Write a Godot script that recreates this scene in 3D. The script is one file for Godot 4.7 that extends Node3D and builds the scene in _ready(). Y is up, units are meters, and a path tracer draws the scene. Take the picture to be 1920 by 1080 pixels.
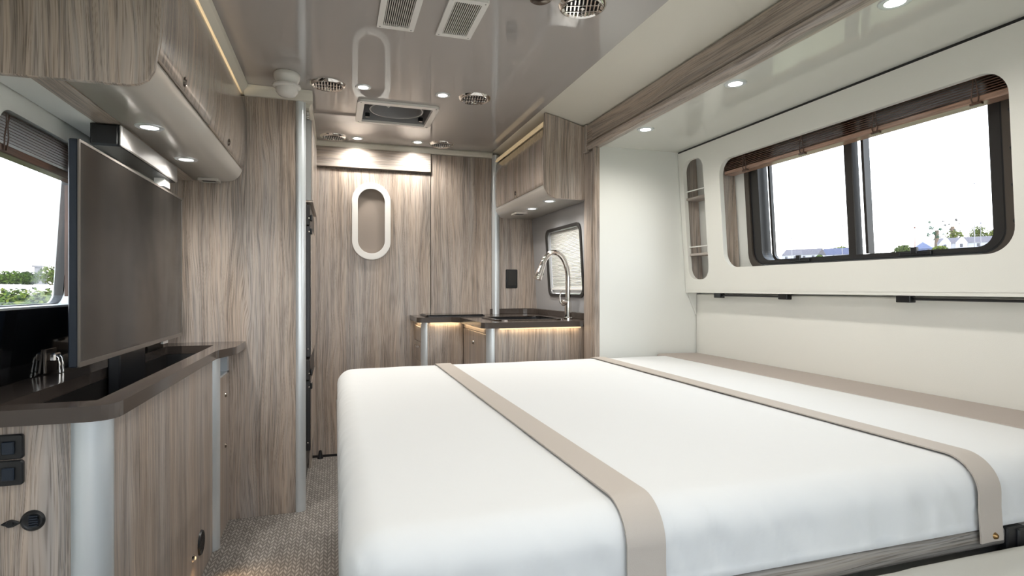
extends Node3D
# Interior of a camper van. X = across the van, y = up, d = distance ahead of the camera along the van (z = -d).

var M := {}
var used := {}


class MB:
	var st := SurfaceTool.new()
	var grain := 1
	var off := Vector2.ZERO

	func _init(g := 1, o := Vector2.ZERO) -> void:
		st.begin(Mesh.PRIMITIVE_TRIANGLES)
		grain = g
		off = o

	func uv(p: Vector3, n: Vector3) -> Vector2:
		var a := n.abs()
		var k := 0
		if a.y >= a.x and a.y >= a.z:
			k = 1
		elif a.z >= a.x:
			k = 2
		var o := [[1, 2], [0, 2], [0, 1]][k] as Array
		var u: int = o[0]
		var v: int = o[1]
		if u == grain:
			u = o[1]
			v = o[0]
		elif v != grain and k == grain:
			pass
		return Vector2(p[u], p[v]) + off

	func vert(p: Vector3, n: Vector3, t: Vector2) -> void:
		st.set_normal(n)
		st.set_uv(t)
		st.add_vertex(p)

	# corners run counter-clockwise seen from outside
	func tri(a: Vector3, b: Vector3, c: Vector3) -> void:
		var n := (b - a).cross(c - a)
		if n.length_squared() < 1e-18:
			return
		n = n.normalized()
		vert(a, n, uv(a, n))
		vert(c, n, uv(c, n))
		vert(b, n, uv(b, n))

	func quad(a: Vector3, b: Vector3, c: Vector3, e: Vector3) -> void:
		tri(a, b, c)
		tri(a, c, e)

	# smooth surface through rows of points; rows[i][j], outside on the side of (di x dj)
	func sheet(rows: Array, close_i := false, close_j := false, own_uv := false) -> void:
		var ni := rows.size()
		var nj: int = rows[0].size()
		var ns := []
		var ts := []
		for i in ni:
			var r := []
			var tr := []
			for j in nj:
				var i0 := (i - 1 + ni) % ni if close_i else maxi(i - 1, 0)
				var i1 := (i + 1) % ni if close_i else mini(i + 1, ni - 1)
				var j0 := (j - 1 + nj) % nj if close_j else maxi(j - 1, 0)
				var j1 := (j + 1) % nj if close_j else mini(j + 1, nj - 1)
				var du: Vector3 = rows[i1][j] - rows[i0][j]
				var dv: Vector3 = rows[i][j1] - rows[i][j0]
				var n := du.cross(dv)
				if n.length_squared() < 1e-20:
					var ii := i0 if i1 == i else i1
					n = (rows[i1][(j + 1) % nj] - rows[i0][(j + 1) % nj] as Vector3).cross(rows[ii][j1] - rows[ii][j0])
				r.append(n.normalized())
				tr.append(Vector2(i, j) * 0.02 if own_uv else uv(rows[i][j], r[j]))
			ns.append(r)
			ts.append(tr)
		for i in (ni if close_i else ni - 1):
			var k := (i + 1) % ni
			for j in (nj if close_j else nj - 1):
				var l := (j + 1) % nj
				for c in [[i, j], [k, l], [k, j], [i, j], [i, l], [k, l]]:
					vert(rows[c[0]][c[1]], ns[c[0]][c[1]], ts[c[0]][c[1]])

	func box(x0: float, x1: float, y0: float, y1: float, d0: float, d1: float, b := 0.0) -> MB:
		var lo := Vector3(minf(x0, x1), minf(y0, y1), -maxf(d0, d1))
		var hi := Vector3(maxf(x0, x1), maxf(y0, y1), -minf(d0, d1))
		var c := (lo + hi) / 2
		var h := (hi - lo) / 2
		b = minf(b, minf(h.x, minf(h.y, h.z)) * 0.98)
		for k in 3:
			var u := (k + 1) % 3
			var v := (k + 2) % 3
			for s in [-1.0, 1.0]:
				var p := []
				for q in [[-1, -1], [1, -1], [1, 1], [-1, 1]]:
					var e := Vector3.ZERO
					e[k] = s * h[k]
					e[u] = q[0] * (h[u] - b)
					e[v] = q[1] * (h[v] - b)
					p.append(c + e)
				if s > 0:
					quad(p[0], p[1], p[2], p[3])
				else:
					quad(p[3], p[2], p[1], p[0])
		if b <= 0.0:
			return self
		for k in 3:
			var u := (k + 1) % 3
			var v := (k + 2) % 3
			for su in [-1.0, 1.0]:
				for sv in [-1.0, 1.0]:
					var p := []
					for q in [[-1, 0], [1, 0], [1, 1], [-1, 1]]:
						var e := Vector3.ZERO
						e[k] = q[0] * (h[k] - b)
						e[u] = su * (h[u] - (b if q[1] == 1 else 0.0))
						e[v] = sv * (h[v] - (0.0 if q[1] == 1 else b))
						p.append(c + e)
					if su * sv > 0:
						quad(p[3], p[2], p[1], p[0])
					else:
						quad(p[0], p[1], p[2], p[3])
		for sx in [-1.0, 1.0]:
			for sy in [-1.0, 1.0]:
				for sz in [-1.0, 1.0]:
					var s := Vector3(sx, sy, sz)
					var p := []
					for k in 3:
						var e := s * (h - Vector3(b, b, b))
						e[k] = s[k] * h[k]
						p.append(c + e)
					if sx * sy * sz > 0:
						tri(p[0], p[1], p[2])
					else:
						tri(p[2], p[1], p[0])
		return self

	# outline (counter-clockwise) pushed along w of the frame t; bevel on both rims
	func prism(poly: PackedVector2Array, t: Transform3D, w0: float, w1: float, b := 0.0, smooth := false) -> MB:
		var n := poly.size()
		var inner := PackedVector2Array()
		var nor := PackedVector2Array()
		for i in n:
			var e0 := (poly[i] - poly[(i - 1 + n) % n]).normalized()
			var e1 := (poly[(i + 1) % n] - poly[i]).normalized()
			var n0 := Vector2(e0.y, -e0.x)
			var n1 := Vector2(e1.y, -e1.x)
			var m := (n0 + n1).normalized()
			inner.append(poly[i] - m * b / maxf(m.dot(n1), 0.4))
			nor.append(m)
		var at := func(q: Vector2, w: float) -> Vector3: return t * Vector3(q.x, q.y, w)
		var ids := Geometry2D.triangulate_polygon(inner)
		for i in range(0, ids.size(), 3):
			var a := inner[ids[i]]
			var c := inner[ids[i + 1]]
			var e := inner[ids[i + 2]]
			if (c - a).cross(e - a) < 0:
				var x := c
				c = e
				e = x
			tri(at.call(a, w1), at.call(c, w1), at.call(e, w1))
			tri(at.call(a, w0), at.call(e, w0), at.call(c, w0))
		var levels := [[inner, w0], [poly, w0 + b], [poly, w1 - b], [inner, w1]] if b > 0 else [[poly, w0], [poly, w1]]
		for l in levels.size() - 1:
			var A: PackedVector2Array = levels[l][0]
			var B: PackedVector2Array = levels[l + 1][0]
			for i in n:
				var k := (i + 1) % n
				var p := [at.call(A[i], levels[l][1]), at.call(A[k], levels[l][1]), at.call(B[k], levels[l + 1][1]), at.call(B[i], levels[l + 1][1])]
				if smooth and (l == 1 or b <= 0):
					var ni := (t.basis * Vector3(nor[i].x, nor[i].y, 0)).normalized()
					var nk := (t.basis * Vector3(nor[k].x, nor[k].y, 0)).normalized()
					var g := (ni + nk).normalized()
					for q in [[p[0], ni], [p[2], nk], [p[1], nk], [p[0], ni], [p[3], ni], [p[2], nk]]:
						vert(q[0], q[1], uv(q[0], g))
				else:
					quad(p[0], p[1], p[2], p[3])
		return self

	# plate with a hole; both outlines are star-shaped about the hole's middle
	func ring(outer: PackedVector2Array, hole: PackedVector2Array, t: Transform3D, w0: float, w1: float) -> MB:
		var c := Vector2.ZERO
		for p in hole:
			c += p / hole.size()
		var turn := []
		for p in outer:
			turn.append((p - c).angle())
		for p in hole:
			turn.append((p - c).angle())
		turn.sort()
		var A := []
		var B := []
		var last := -99.0
		for a in turn:
			if a - last < 1e-4:
				continue
			last = a
			A.append(_hit(outer, c, a))
			B.append(_hit(hole, c, a))
		var n := A.size()
		var at := func(q: Vector2, w: float) -> Vector3: return t * Vector3(q.x, q.y, w)
		for i in n:
			var k := (i + 1) % n
			quad(at.call(B[i], w1), at.call(A[i], w1), at.call(A[k], w1), at.call(B[k], w1))
			quad(at.call(B[k], w0), at.call(A[k], w0), at.call(A[i], w0), at.call(B[i], w0))
			quad(at.call(A[i], w0), at.call(A[k], w0), at.call(A[k], w1), at.call(A[i], w1))
			quad(at.call(B[k], w0), at.call(B[i], w0), at.call(B[i], w1), at.call(B[k], w1))
		return self

	func _hit(poly: PackedVector2Array, c: Vector2, a: float) -> Vector2:
		var dir := Vector2.from_angle(a)
		var best := c
		var far := -1.0
		for i in poly.size():
			var p := poly[i] - c
			var e := poly[(i + 1) % poly.size()] - poly[i]
			var den := dir.cross(e)
			if absf(den) < 1e-12:
				continue
			var s := p.cross(e) / den
			var q := p.cross(dir) / den
			if s > 0 and q > -1e-5 and q < 1.00001 and s > far:
				far = s
				best = c + dir * s
		return best

	# profile of (radius, height) turned about the y axis of the frame t, from top to bottom
	func lathe(prof: Array, t: Transform3D, n := 28) -> MB:
		var rows := []
		for i in n:
			var a := TAU * i / n
			var r := []
			for p in prof:
				r.append(t * Vector3(cos(a) * p.x, p.y, -sin(a) * p.x))
			rows.append(r)
		# split at sharp corners
		var from := 0
		for j in range(1, prof.size()):
			var sharp := j == prof.size() - 1
			if not sharp:
				var e0: Vector2 = (prof[j] - prof[j - 1]).normalized()
				var e1: Vector2 = (prof[j + 1] - prof[j]).normalized()
				sharp = e0.dot(e1) < 0.7
			if sharp:
				var part := []
				for r in rows:
					part.append(r.slice(from, j + 1).duplicate())
				for r in part:
					r.reverse()
				sheet(part, true, false)
				from = j
		return self

	func tube(pts: Array, r, n := 14) -> MB:
		var rows := []
		var up := Vector3.UP
		for i in pts.size():
			var dir: Vector3 = (pts[mini(i + 1, pts.size() - 1)] - pts[maxi(i - 1, 0)]).normalized()
			if absf(dir.dot(up)) > 0.95:
				up = Vector3.RIGHT if absf(dir.x) < 0.9 else Vector3.BACK
			var sx := dir.cross(up).normalized()
			up = sx.cross(dir).normalized()
			var row := []
			var rad: float = r[i] if r is Array else r
			for j in n:
				var a := TAU * j / n
				row.append(pts[i] + (sx * cos(a) + up * sin(a)) * rad)
			rows.append(row)
		rows.reverse()
		sheet(rows, false, true)
		for e in [0, rows.size() - 1]:
			var c := Vector3.ZERO
			for p in rows[e]:
				c += p / n
			for j in n:
				if e == 0:
					tri(c, rows[e][(j + 1) % n], rows[e][j])
				else:
					tri(c, rows[e][j], rows[e][(j + 1) % n])
		return self

	func done() -> ArrayMesh:
		st.index()
		st.generate_tangents()
		return st.commit()


# ---------------------------------------------------------------- frames and outlines
func P(x: float, y: float, d: float) -> Vector3:
	return Vector3(x, y, -d)

func XY() -> Transform3D:            # u = X, v = y, w = z
	return Transform3D.IDENTITY

func DY(k := 0.0, x0 := 0.0, y0 := 0.0) -> Transform3D:   # u = d, v = y, w = X; leaning by k
	return Transform3D(Basis(Vector3(0, 0, -1), Vector3(k, 1, 0), Vector3(1, 0, 0)), Vector3(x0 - k * y0, 0, 0))

func XD() -> Transform3D:            # u = X, v = d, w = y
	return Transform3D(Basis(Vector3(1, 0, 0), Vector3(0, 0, -1), Vector3(0, 1, 0)), Vector3.ZERO)

func spin(at: Vector3, axis := Vector3.UP) -> Transform3D:   # lathe frame with its y along axis
	var b := Basis.IDENTITY
	if absf(axis.dot(Vector3.UP)) < 0.999:
		b = Basis(Quaternion(Vector3.UP, axis.normalized()))
	elif axis.y < 0:
		b = Basis(Vector3.RIGHT, PI)
	return Transform3D(b, at)

func rrect(u0: float, v0: float, u1: float, v1: float, r: float, n := 7) -> PackedVector2Array:
	var out := PackedVector2Array()
	r = minf(r, minf(u1 - u0, v1 - v0) / 2 - 0.0005)
	var c := [Vector2(u1 - r, v0 + r), Vector2(u1 - r, v1 - r), Vector2(u0 + r, v1 - r), Vector2(u0 + r, v0 + r)]
	for k in 4:
		for i in n + 1:
			out.append(c[k] + Vector2.from_angle(-PI / 2 + k * PI / 2 + PI / 2 * i / n) * r)
	return out

func rect(u0: float, v0: float, u1: float, v1: float) -> PackedVector2Array:
	return PackedVector2Array([Vector2(u0, v0), Vector2(u1, v0), Vector2(u1, v1), Vector2(u0, v1)])

func poly(pts: Array) -> PackedVector2Array:
	var out := PackedVector2Array()
	for p in pts:
		out.append(Vector2(p[0], p[1]))
	return out

func soften(p: PackedVector2Array, radii: Dictionary, n := 6) -> PackedVector2Array:   # round chosen corners
	var out := PackedVector2Array()
	for i in p.size():
		if not radii.has(i):
			out.append(p[i])
			continue
		var a: Vector2 = p[i] + (p[(i - 1 + p.size()) % p.size()] - p[i]).normalized() * radii[i]
		var b: Vector2 = p[i] + (p[(i + 1) % p.size()] - p[i]).normalized() * radii[i]
		for k in n + 1:
			var t := float(k) / n
			out.append(a.lerp(p[i], t).lerp(p[i].lerp(b, t), t))
	return out


# ---------------------------------------------------------------- objects
func numbered(called: String) -> String:
	var k: int = used.get(called, 0)
	used[called] = k + 1
	return called if k == 0 else "%s_%03d" % [called, k]

func origin(o: Node) -> Vector3:
	var p := Vector3.ZERO
	while o is Node3D and o != self:
		p += o.position
		o = o.get_parent()
	return p

func put(mb: MB, called: String, mat: Material, parent: Node = null, in_place := true) -> MeshInstance3D:
	var o := MeshInstance3D.new()
	o.mesh = mb.done()
	o.mesh.surface_set_material(0, mat)
	if parent == null:
		o.name = numbered(called)
		add_child(o)
	else:
		o.name = called
		if in_place:
			o.position = -origin(parent)
		parent.add_child(o, true)
	return o

func tag(o: Node, label: String, category: String, group := "", kind := "") -> Node:
	o.set_meta("label", label)
	o.set_meta("category", category)
	if group:
		o.set_meta("group", group)
	if kind:
		o.set_meta("kind", kind)
	return o

func thing(called: String, label: String, category: String, at: Vector3, group := "") -> Node3D:
	var o := Node3D.new()
	o.name = numbered(called)
	add_child(o)
	o.position = at
	tag(o, label, category, group)
	return o

func struct(o: Node, label := "") -> Node:
	o.set_meta("kind", "structure")
	if label:
		o.set_meta("label", label)
	return o

func copy(o: Node3D, at: Vector3, label: String) -> Node3D:
	var c: Node3D = o.duplicate()
	c.name = numbered(str(o.name).rstrip("0123456789_"))
	add_child(c)
	c.position = at
	c.set_meta("label", label)
	return c


# ---------------------------------------------------------------- materials
func mat(called: String, c: Color, rough := 0.5, metal := 0.0) -> StandardMaterial3D:
	var m := StandardMaterial3D.new()
	m.resource_name = called
	m.albedo_color = c
	m.roughness = rough
	m.metallic = metal
	M[called] = m
	return m

func c8(r: int, g: int, b: int) -> Color:
	return Color8(r, g, b)

func noise(seed_: int, f := 1.0, oct := 3) -> FastNoiseLite:
	var n := FastNoiseLite.new()
	n.seed = seed_
	n.noise_type = FastNoiseLite.TYPE_SIMPLEX
	n.frequency = f
	n.fractal_octaves = oct
	n.fractal_type = FastNoiseLite.FRACTAL_FBM if oct > 1 else FastNoiseLite.FRACTAL_NONE
	return n

func wood_texture(seed_: int, w: int, h: int) -> Array:
	var a := noise(seed_, 1.0, 2)
	var b := noise(seed_ + 1, 1.0, 1)
	var f := noise(seed_ + 2, 1.0, 2)
	var col := PackedByteArray()
	col.resize(w * h * 3)
	var lum := PackedByteArray()
	lum.resize(w * h)
	var dark := Color(0.46, 0.415, 0.38)
	var mid := Color(0.675, 0.625, 0.585)
	var pale := Color(0.775, 0.735, 0.70)
	for j in h:
		var y := 2.4 * j / h
		for i in w:
			var x := 1.0 * i / w
			var big := a.get_noise_2d(x * 3.2, y * 0.55)
			var xr := x + 0.028 * big + 0.004 * b.get_noise_2d(x * 14.0, y * 2.4)
			var rings := sin(TAU * (xr * 30.0 + 2.0 * big))
			var streak := b.get_noise_2d(xr * 75.0, y * 1.3 + 7.0)
			var fine := f.get_noise_2d(xr * 260.0, y * 4.5)
			var broad := b.get_noise_2d(xr * 11.0 + 40.0, y * 0.35)
			var v := 0.5 + 0.16 * streak + 0.20 * fine + 0.035 * rings + 0.19 * broad
			if fine < -0.25:
				v += (fine + 0.25) * 0.5
			v = clampf(v, 0.0, 1.0)
			var c := dark.lerp(mid, v * 2.0) if v < 0.5 else mid.lerp(pale, v * 2.0 - 1.0)
			var warm := 0.016 * big + 0.012 * streak
			var k := (j * w + i) * 3
			col[k] = int(clampf(c.r + warm, 0, 1) * 255)
			col[k + 1] = int(clampf(c.g, 0, 1) * 255)
			col[k + 2] = int(clampf(c.b - warm, 0, 1) * 255)
			lum[j * w + i] = int(v * 255)
	var im := Image.create_from_data(w, h, false, Image.FORMAT_RGB8, col)
	var bump := Image.create_from_data(w, h, false, Image.FORMAT_L8, lum)
	bump.convert(Image.FORMAT_RGBA8)
	bump.bump_map_to_normal_map(1.5)
	return [ImageTexture.create_from_image(im), ImageTexture.create_from_image(bump)]

func carpet_texture() -> Array:
	var n := 768
	var cols := 16
	var rows := 8
	var rng := RandomNumberGenerator.new()
	rng.seed = 5
	var tone := PackedFloat32Array()
	for i in cols * rows:
		tone.append(rng.randf())
	var f := noise(3, 0.35, 2)
	var im := Image.create(n, n, false, Image.FORMAT_RGB8)
	var hm := Image.create(n, n, false, Image.FORMAT_RGBA8)
	for j in n:
		for i in n:
			var cx := float(i) / n * cols
			var c := int(cx)
			var fx := cx - c
			var sl := (fx if c % 2 == 0 else 1.0 - fx) * 1.0
			var ry := float(j) / n * rows + sl
			var r := int(floorf(ry)) % rows
			var fy: float = ry - floorf(ry)
			var edge := minf(minf(fy, 1.0 - fy) * 2.0, minf(fx, 1.0 - fx) * 3.2)
			var hgt := sqrt(clampf(edge, 0.0, 1.0))
			var t := tone[r * cols + c]
			var v := (0.15 + 0.5 * hgt) * (0.82 + 0.3 * t) + 0.07 * f.get_noise_2d(i, j)
			var k := clampf(v, 0.0, 1.0)
			im.set_pixel(i, j, Color(0.225, 0.21, 0.198).lerp(Color(0.83, 0.805, 0.775), k))
			hm.set_pixel(i, j, Color(hgt, hgt, hgt))
	hm.bump_map_to_normal_map(3.0)
	return [ImageTexture.create_from_image(im), ImageTexture.create_from_image(hm)]

func grain_normal(seed_: int, f: float, strength: float) -> ImageTexture:
	var n := noise(seed_, f, 3)
	var im := n.get_seamless_image(512, 512)
	im.convert(Image.FORMAT_RGBA8)
	im.bump_map_to_normal_map(strength)
	return ImageTexture.create_from_image(im)

func make_materials() -> void:
	var wt := wood_texture(11, 896, 1024)
	var wood := mat("wood", Color.WHITE, 0.3)
	wood.albedo_texture = wt[0]
	wood.normal_enabled = true
	wood.normal_texture = wt[1]
	wood.normal_scale = 0.25
	wood.uv1_scale = Vector3(1.3, 1.0 / 2.4, 1)
	var lac: StandardMaterial3D = wood.duplicate()
	lac.resource_name = "lacquered_wood"
	lac.roughness = 0.24
	lac.clearcoat_enabled = true
	lac.clearcoat = 0.8
	lac.clearcoat_roughness = 0.16
	lac.normal_scale = 0.1
	M.lacquered_wood = lac
	var blindw: StandardMaterial3D = wood.duplicate()
	blindw.albedo_color = Color(0.50, 0.39, 0.34)
	blindw.resource_name = "blind_wood"
	M.blind_wood = blindw
	var railw: StandardMaterial3D = wood.duplicate()
	railw.albedo_color = Color(0.90, 0.78, 0.72)
	M.rail_wood = railw
	var frameg: StandardMaterial3D = wood.duplicate()
	frameg.albedo_color = Color(0.86, 0.90, 0.93)
	frameg.roughness = 0.3
	M.bed_rail = frameg
	var ct := carpet_texture()
	var carpet := mat("carpet", Color.WHITE, 0.95)
	carpet.albedo_texture = ct[0]
	carpet.normal_enabled = true
	carpet.normal_texture = ct[1]
	carpet.normal_scale = 1.0
	carpet.uv1_scale = Vector3(1 / 0.224, 1 / 0.25, 1)
	var ceil_ := mat("ceiling_gloss", c8(173, 168, 165), 0.03)
	ceil_.metallic_specular = 0.62
	mat("cream", c8(222, 218, 206), 0.35)
	mat("slide_gloss", c8(212, 212, 205), 0.07)
	mat("white_wall", c8(228, 229, 224), 0.38)
	var lea := mat("white_leather", c8(230, 229, 222), 0.5)
	var ln := grain_normal(8, 0.06, 1.2)
	lea.normal_enabled = true
	lea.normal_texture = ln
	lea.normal_scale = 0.5
	lea.uv1_scale = Vector3(9, 9, 1)
	mat("shell", c8(200, 195, 188), 0.16)
	mat("silver_wall", c8(178, 178, 180), 0.2, 0.25)
	mat("aluminium", c8(222, 228, 232), 0.3, 0.45)
	mat("chrome", c8(225, 222, 218), 0.07, 1.0)
	mat("dark_chrome", c8(120, 112, 106), 0.2, 1.0)
	mat("nickel", c8(170, 160, 150), 0.22, 1.0)
	mat("worktop", c8(74, 66, 61), 0.13)
	mat("black_gloss", c8(14, 14, 15), 0.06)
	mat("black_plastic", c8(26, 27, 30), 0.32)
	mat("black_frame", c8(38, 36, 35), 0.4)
	mat("bronze", c8(74, 67, 61), 0.35)
	mat("fan_grey", c8(150, 150, 152), 0.4)
	mat("duct", c8(92, 92, 94), 0.7)
	mat("screen", c8(18, 17, 16), 0.09)
	mat("bezel", c8(120, 114, 108), 0.3, 0.6)
	mat("tv_side", c8(38, 46, 58), 0.3, 0.3)
	mat("speaker_cloth", c8(186, 184, 182), 0.35, 0.5)
	mat("fridge_black", c8(40, 40, 42), 0.35)
	mat("grey_metal", c8(150, 150, 150), 0.3, 0.5)
	mat("white_plastic", c8(232, 230, 226), 0.25)
	mat("grille_slat", c8(196, 192, 186), 0.35)
	var cloth := mat("sheet", c8(216, 217, 217), 0.85)
	cloth.rim_enabled = true
	cloth.rim = 0.15
	var cn := grain_normal(4, 0.02, 1.0)
	cloth.normal_enabled = true
	cloth.normal_texture = cn
	cloth.normal_scale = 0.15
	cloth.uv1_scale = Vector3(2, 2, 1)
	var strap := mat("strap", c8(182, 173, 164), 0.6)
	strap.normal_enabled = true
	strap.normal_texture = ln
	strap.normal_scale = 0.8
	strap.uv1_scale = Vector3(12, 12, 1)
	var taupe := mat("taupe", c8(170, 160, 153), 0.7)
	taupe.normal_enabled = true
	taupe.normal_texture = ln
	taupe.uv1_scale = Vector3(12, 12, 1)
	var seat := mat("seat_leather", c8(186, 185, 178), 0.45)
	seat.normal_enabled = true
	seat.normal_texture = ln
	seat.normal_scale = 0.5
	seat.uv1_scale = Vector3(10, 10, 1)
	mat("brass", c8(150, 120, 80), 0.3, 1.0)
	mat("blind_white", c8(226, 226, 224), 0.7)
	var glass := mat("glass", Color(1, 1, 1, 0.03), 0.0)
	glass.transparency = BaseMaterial3D.TRANSPARENCY_ALPHA
	var frost := mat("frosted", Color(0.62, 0.57, 0.53, 0.82), 0.4)
	frost.transparency = BaseMaterial3D.TRANSPARENCY_ALPHA
	var lens := mat("lamp_lens", Color(1, 1, 1), 0.4)
	lens.emission_enabled = true
	lens.emission = Color(1.0, 0.985, 0.96)
	lens.emission_energy_multiplier = 9.0
	var warm := mat("led_warm", Color(1, 0.9, 0.75), 0.5)
	warm.emission_enabled = true
	warm.emission = Color(1.0, 0.88, 0.68)
	warm.emission_energy_multiplier = 0.6
	var soft: StandardMaterial3D = warm.duplicate()  # weak emission paints lamp light onto a pale cabinet edge
	soft.resource_name = "edge_glow"
	soft.emission_energy_multiplier = 0.2
	soft.albedo_color = Color(0.86, 0.80, 0.70)
	M.edge_glow = soft
	# outside
	mat("ground", c8(66, 70, 44), 0.95)
	mat("pavement", c8(225, 222, 214), 0.95)
	mat("siding_white", c8(168, 168, 178), 0.8)
	mat("siding_blue", c8(92, 104, 138), 0.8)
	mat("roof_grey", c8(54, 54, 66), 0.9)
	mat("roof_blue", c8(38, 46, 74), 0.9)
	mat("house_window", c8(50, 55, 68), 0.2)
	mat("mast", c8(120, 120, 128), 0.5)
	mat("rust", c8(95, 58, 48), 0.8)
	mat("bark", c8(92, 78, 66), 0.95)
	mat("tower", c8(80, 80, 88), 0.8)
	var leaf := mat("leaf", Color.WHITE, 1.0)
	leaf.vertex_color_use_as_albedo = true
	leaf.metallic_specular = 0.2
	leaf.backlight_enabled = true
	leaf.backlight = Color(0.02, 0.03, 0.008)


# ---------------------------------------------------------------- camera and light
func make_view() -> void:
	var cam := Camera3D.new()
	cam.name = "camera"
	cam.position = Vector3(0, 1.045, 0)
	cam.rotation.y = -atan(332.0 / 1050.0)
	cam.fov = rad_to_deg(2.0 * atan(540.0 / 1050.0))
	cam.near = 0.02
	cam.far = 600.0
	add_child(cam)
	cam.current = true
	var sky_mat := ProceduralSkyMaterial.new()
	sky_mat.sky_top_color = Color(0.86, 0.93, 1.0)
	sky_mat.sky_horizon_color = Color(1.0, 1.0, 1.0)
	sky_mat.sky_curve = 0.2
	sky_mat.ground_bottom_color = Color(0.55, 0.55, 0.52)
	sky_mat.ground_horizon_color = Color(0.85, 0.85, 0.83)
	sky_mat.energy_multiplier = 3.8
	sky_mat.sun_angle_max = 0.5
	var sky := Sky.new()
	sky.sky_material = sky_mat
	var env := Environment.new()
	env.background_mode = Environment.BG_SKY
	env.sky = sky
	env.tonemap_mode = Environment.TONE_MAPPER_LINEAR
	env.tonemap_exposure = 1.5
	env.sdfgi_enabled = true
	env.ssao_enabled = true
	env.ssil_enabled = true
	var we := WorldEnvironment.new()
	we.name = "environment"
	we.environment = env
	add_child(we)
	var sun := DirectionalLight3D.new()
	sun.name = "sun"
	sun.light_color = Color(1.0, 0.95, 0.87)
	sun.light_energy = 2.2
	sun.light_angular_distance = 0.6
	sun.shadow_enabled = true
	add_child(sun)
	# high sun, shining along the van and a little in through the right-hand windows
	sun.look_at_from_position(Vector3.ZERO, Vector3(-0.22, -1.0, -0.75), Vector3.UP)


func spot(at: Vector3, parent: Node, energy: float, angle: float, dir := Vector3.DOWN, c := Color(1.0, 0.985, 0.955), size := 0.03) -> void:
	var l := SpotLight3D.new()
	l.name = "lamp_light"
	l.light_color = c
	l.light_energy = energy
	l.spot_range = 8.0
	l.spot_attenuation = 2.0
	l.spot_angle = angle
	l.spot_angle_attenuation = 0.9
	l.light_size = size
	l.shadow_enabled = true
	parent.add_child(l, true)
	l.position = at
	l.basis = Basis.looking_at(dir, Vector3.FORWARD if absf(dir.y) > 0.9 else Vector3.UP)


# ================================================================ build
const H := 1.96       # ceiling
const BACK := 3.66    # rear wall
const KW := -0.068    # lean of the slide-out wall
const FRONT := -1.5
const VENTS := [[-0.03, 2.647], [0.642, 2.627], [-0.009, 3.55], [0.646, 3.53], [0.764, 1.66]]

func lwall(y: float) -> float:
	return -0.76 + 0.06 * (y - 1.2)

func rface(y: float) -> float:
	return 1.753 + KW * (y - 1.77)

func rwall(y: float) -> float:
	return 1.885 + KW * (y - 1.28)

func _ready() -> void:
	make_view()
	make_materials()
	shell()
	slide_out()
	left_side()
	fridge_column()
	rear_wall()
	kitchen()
	bed()
	ceiling_things()
	outside()


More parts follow.
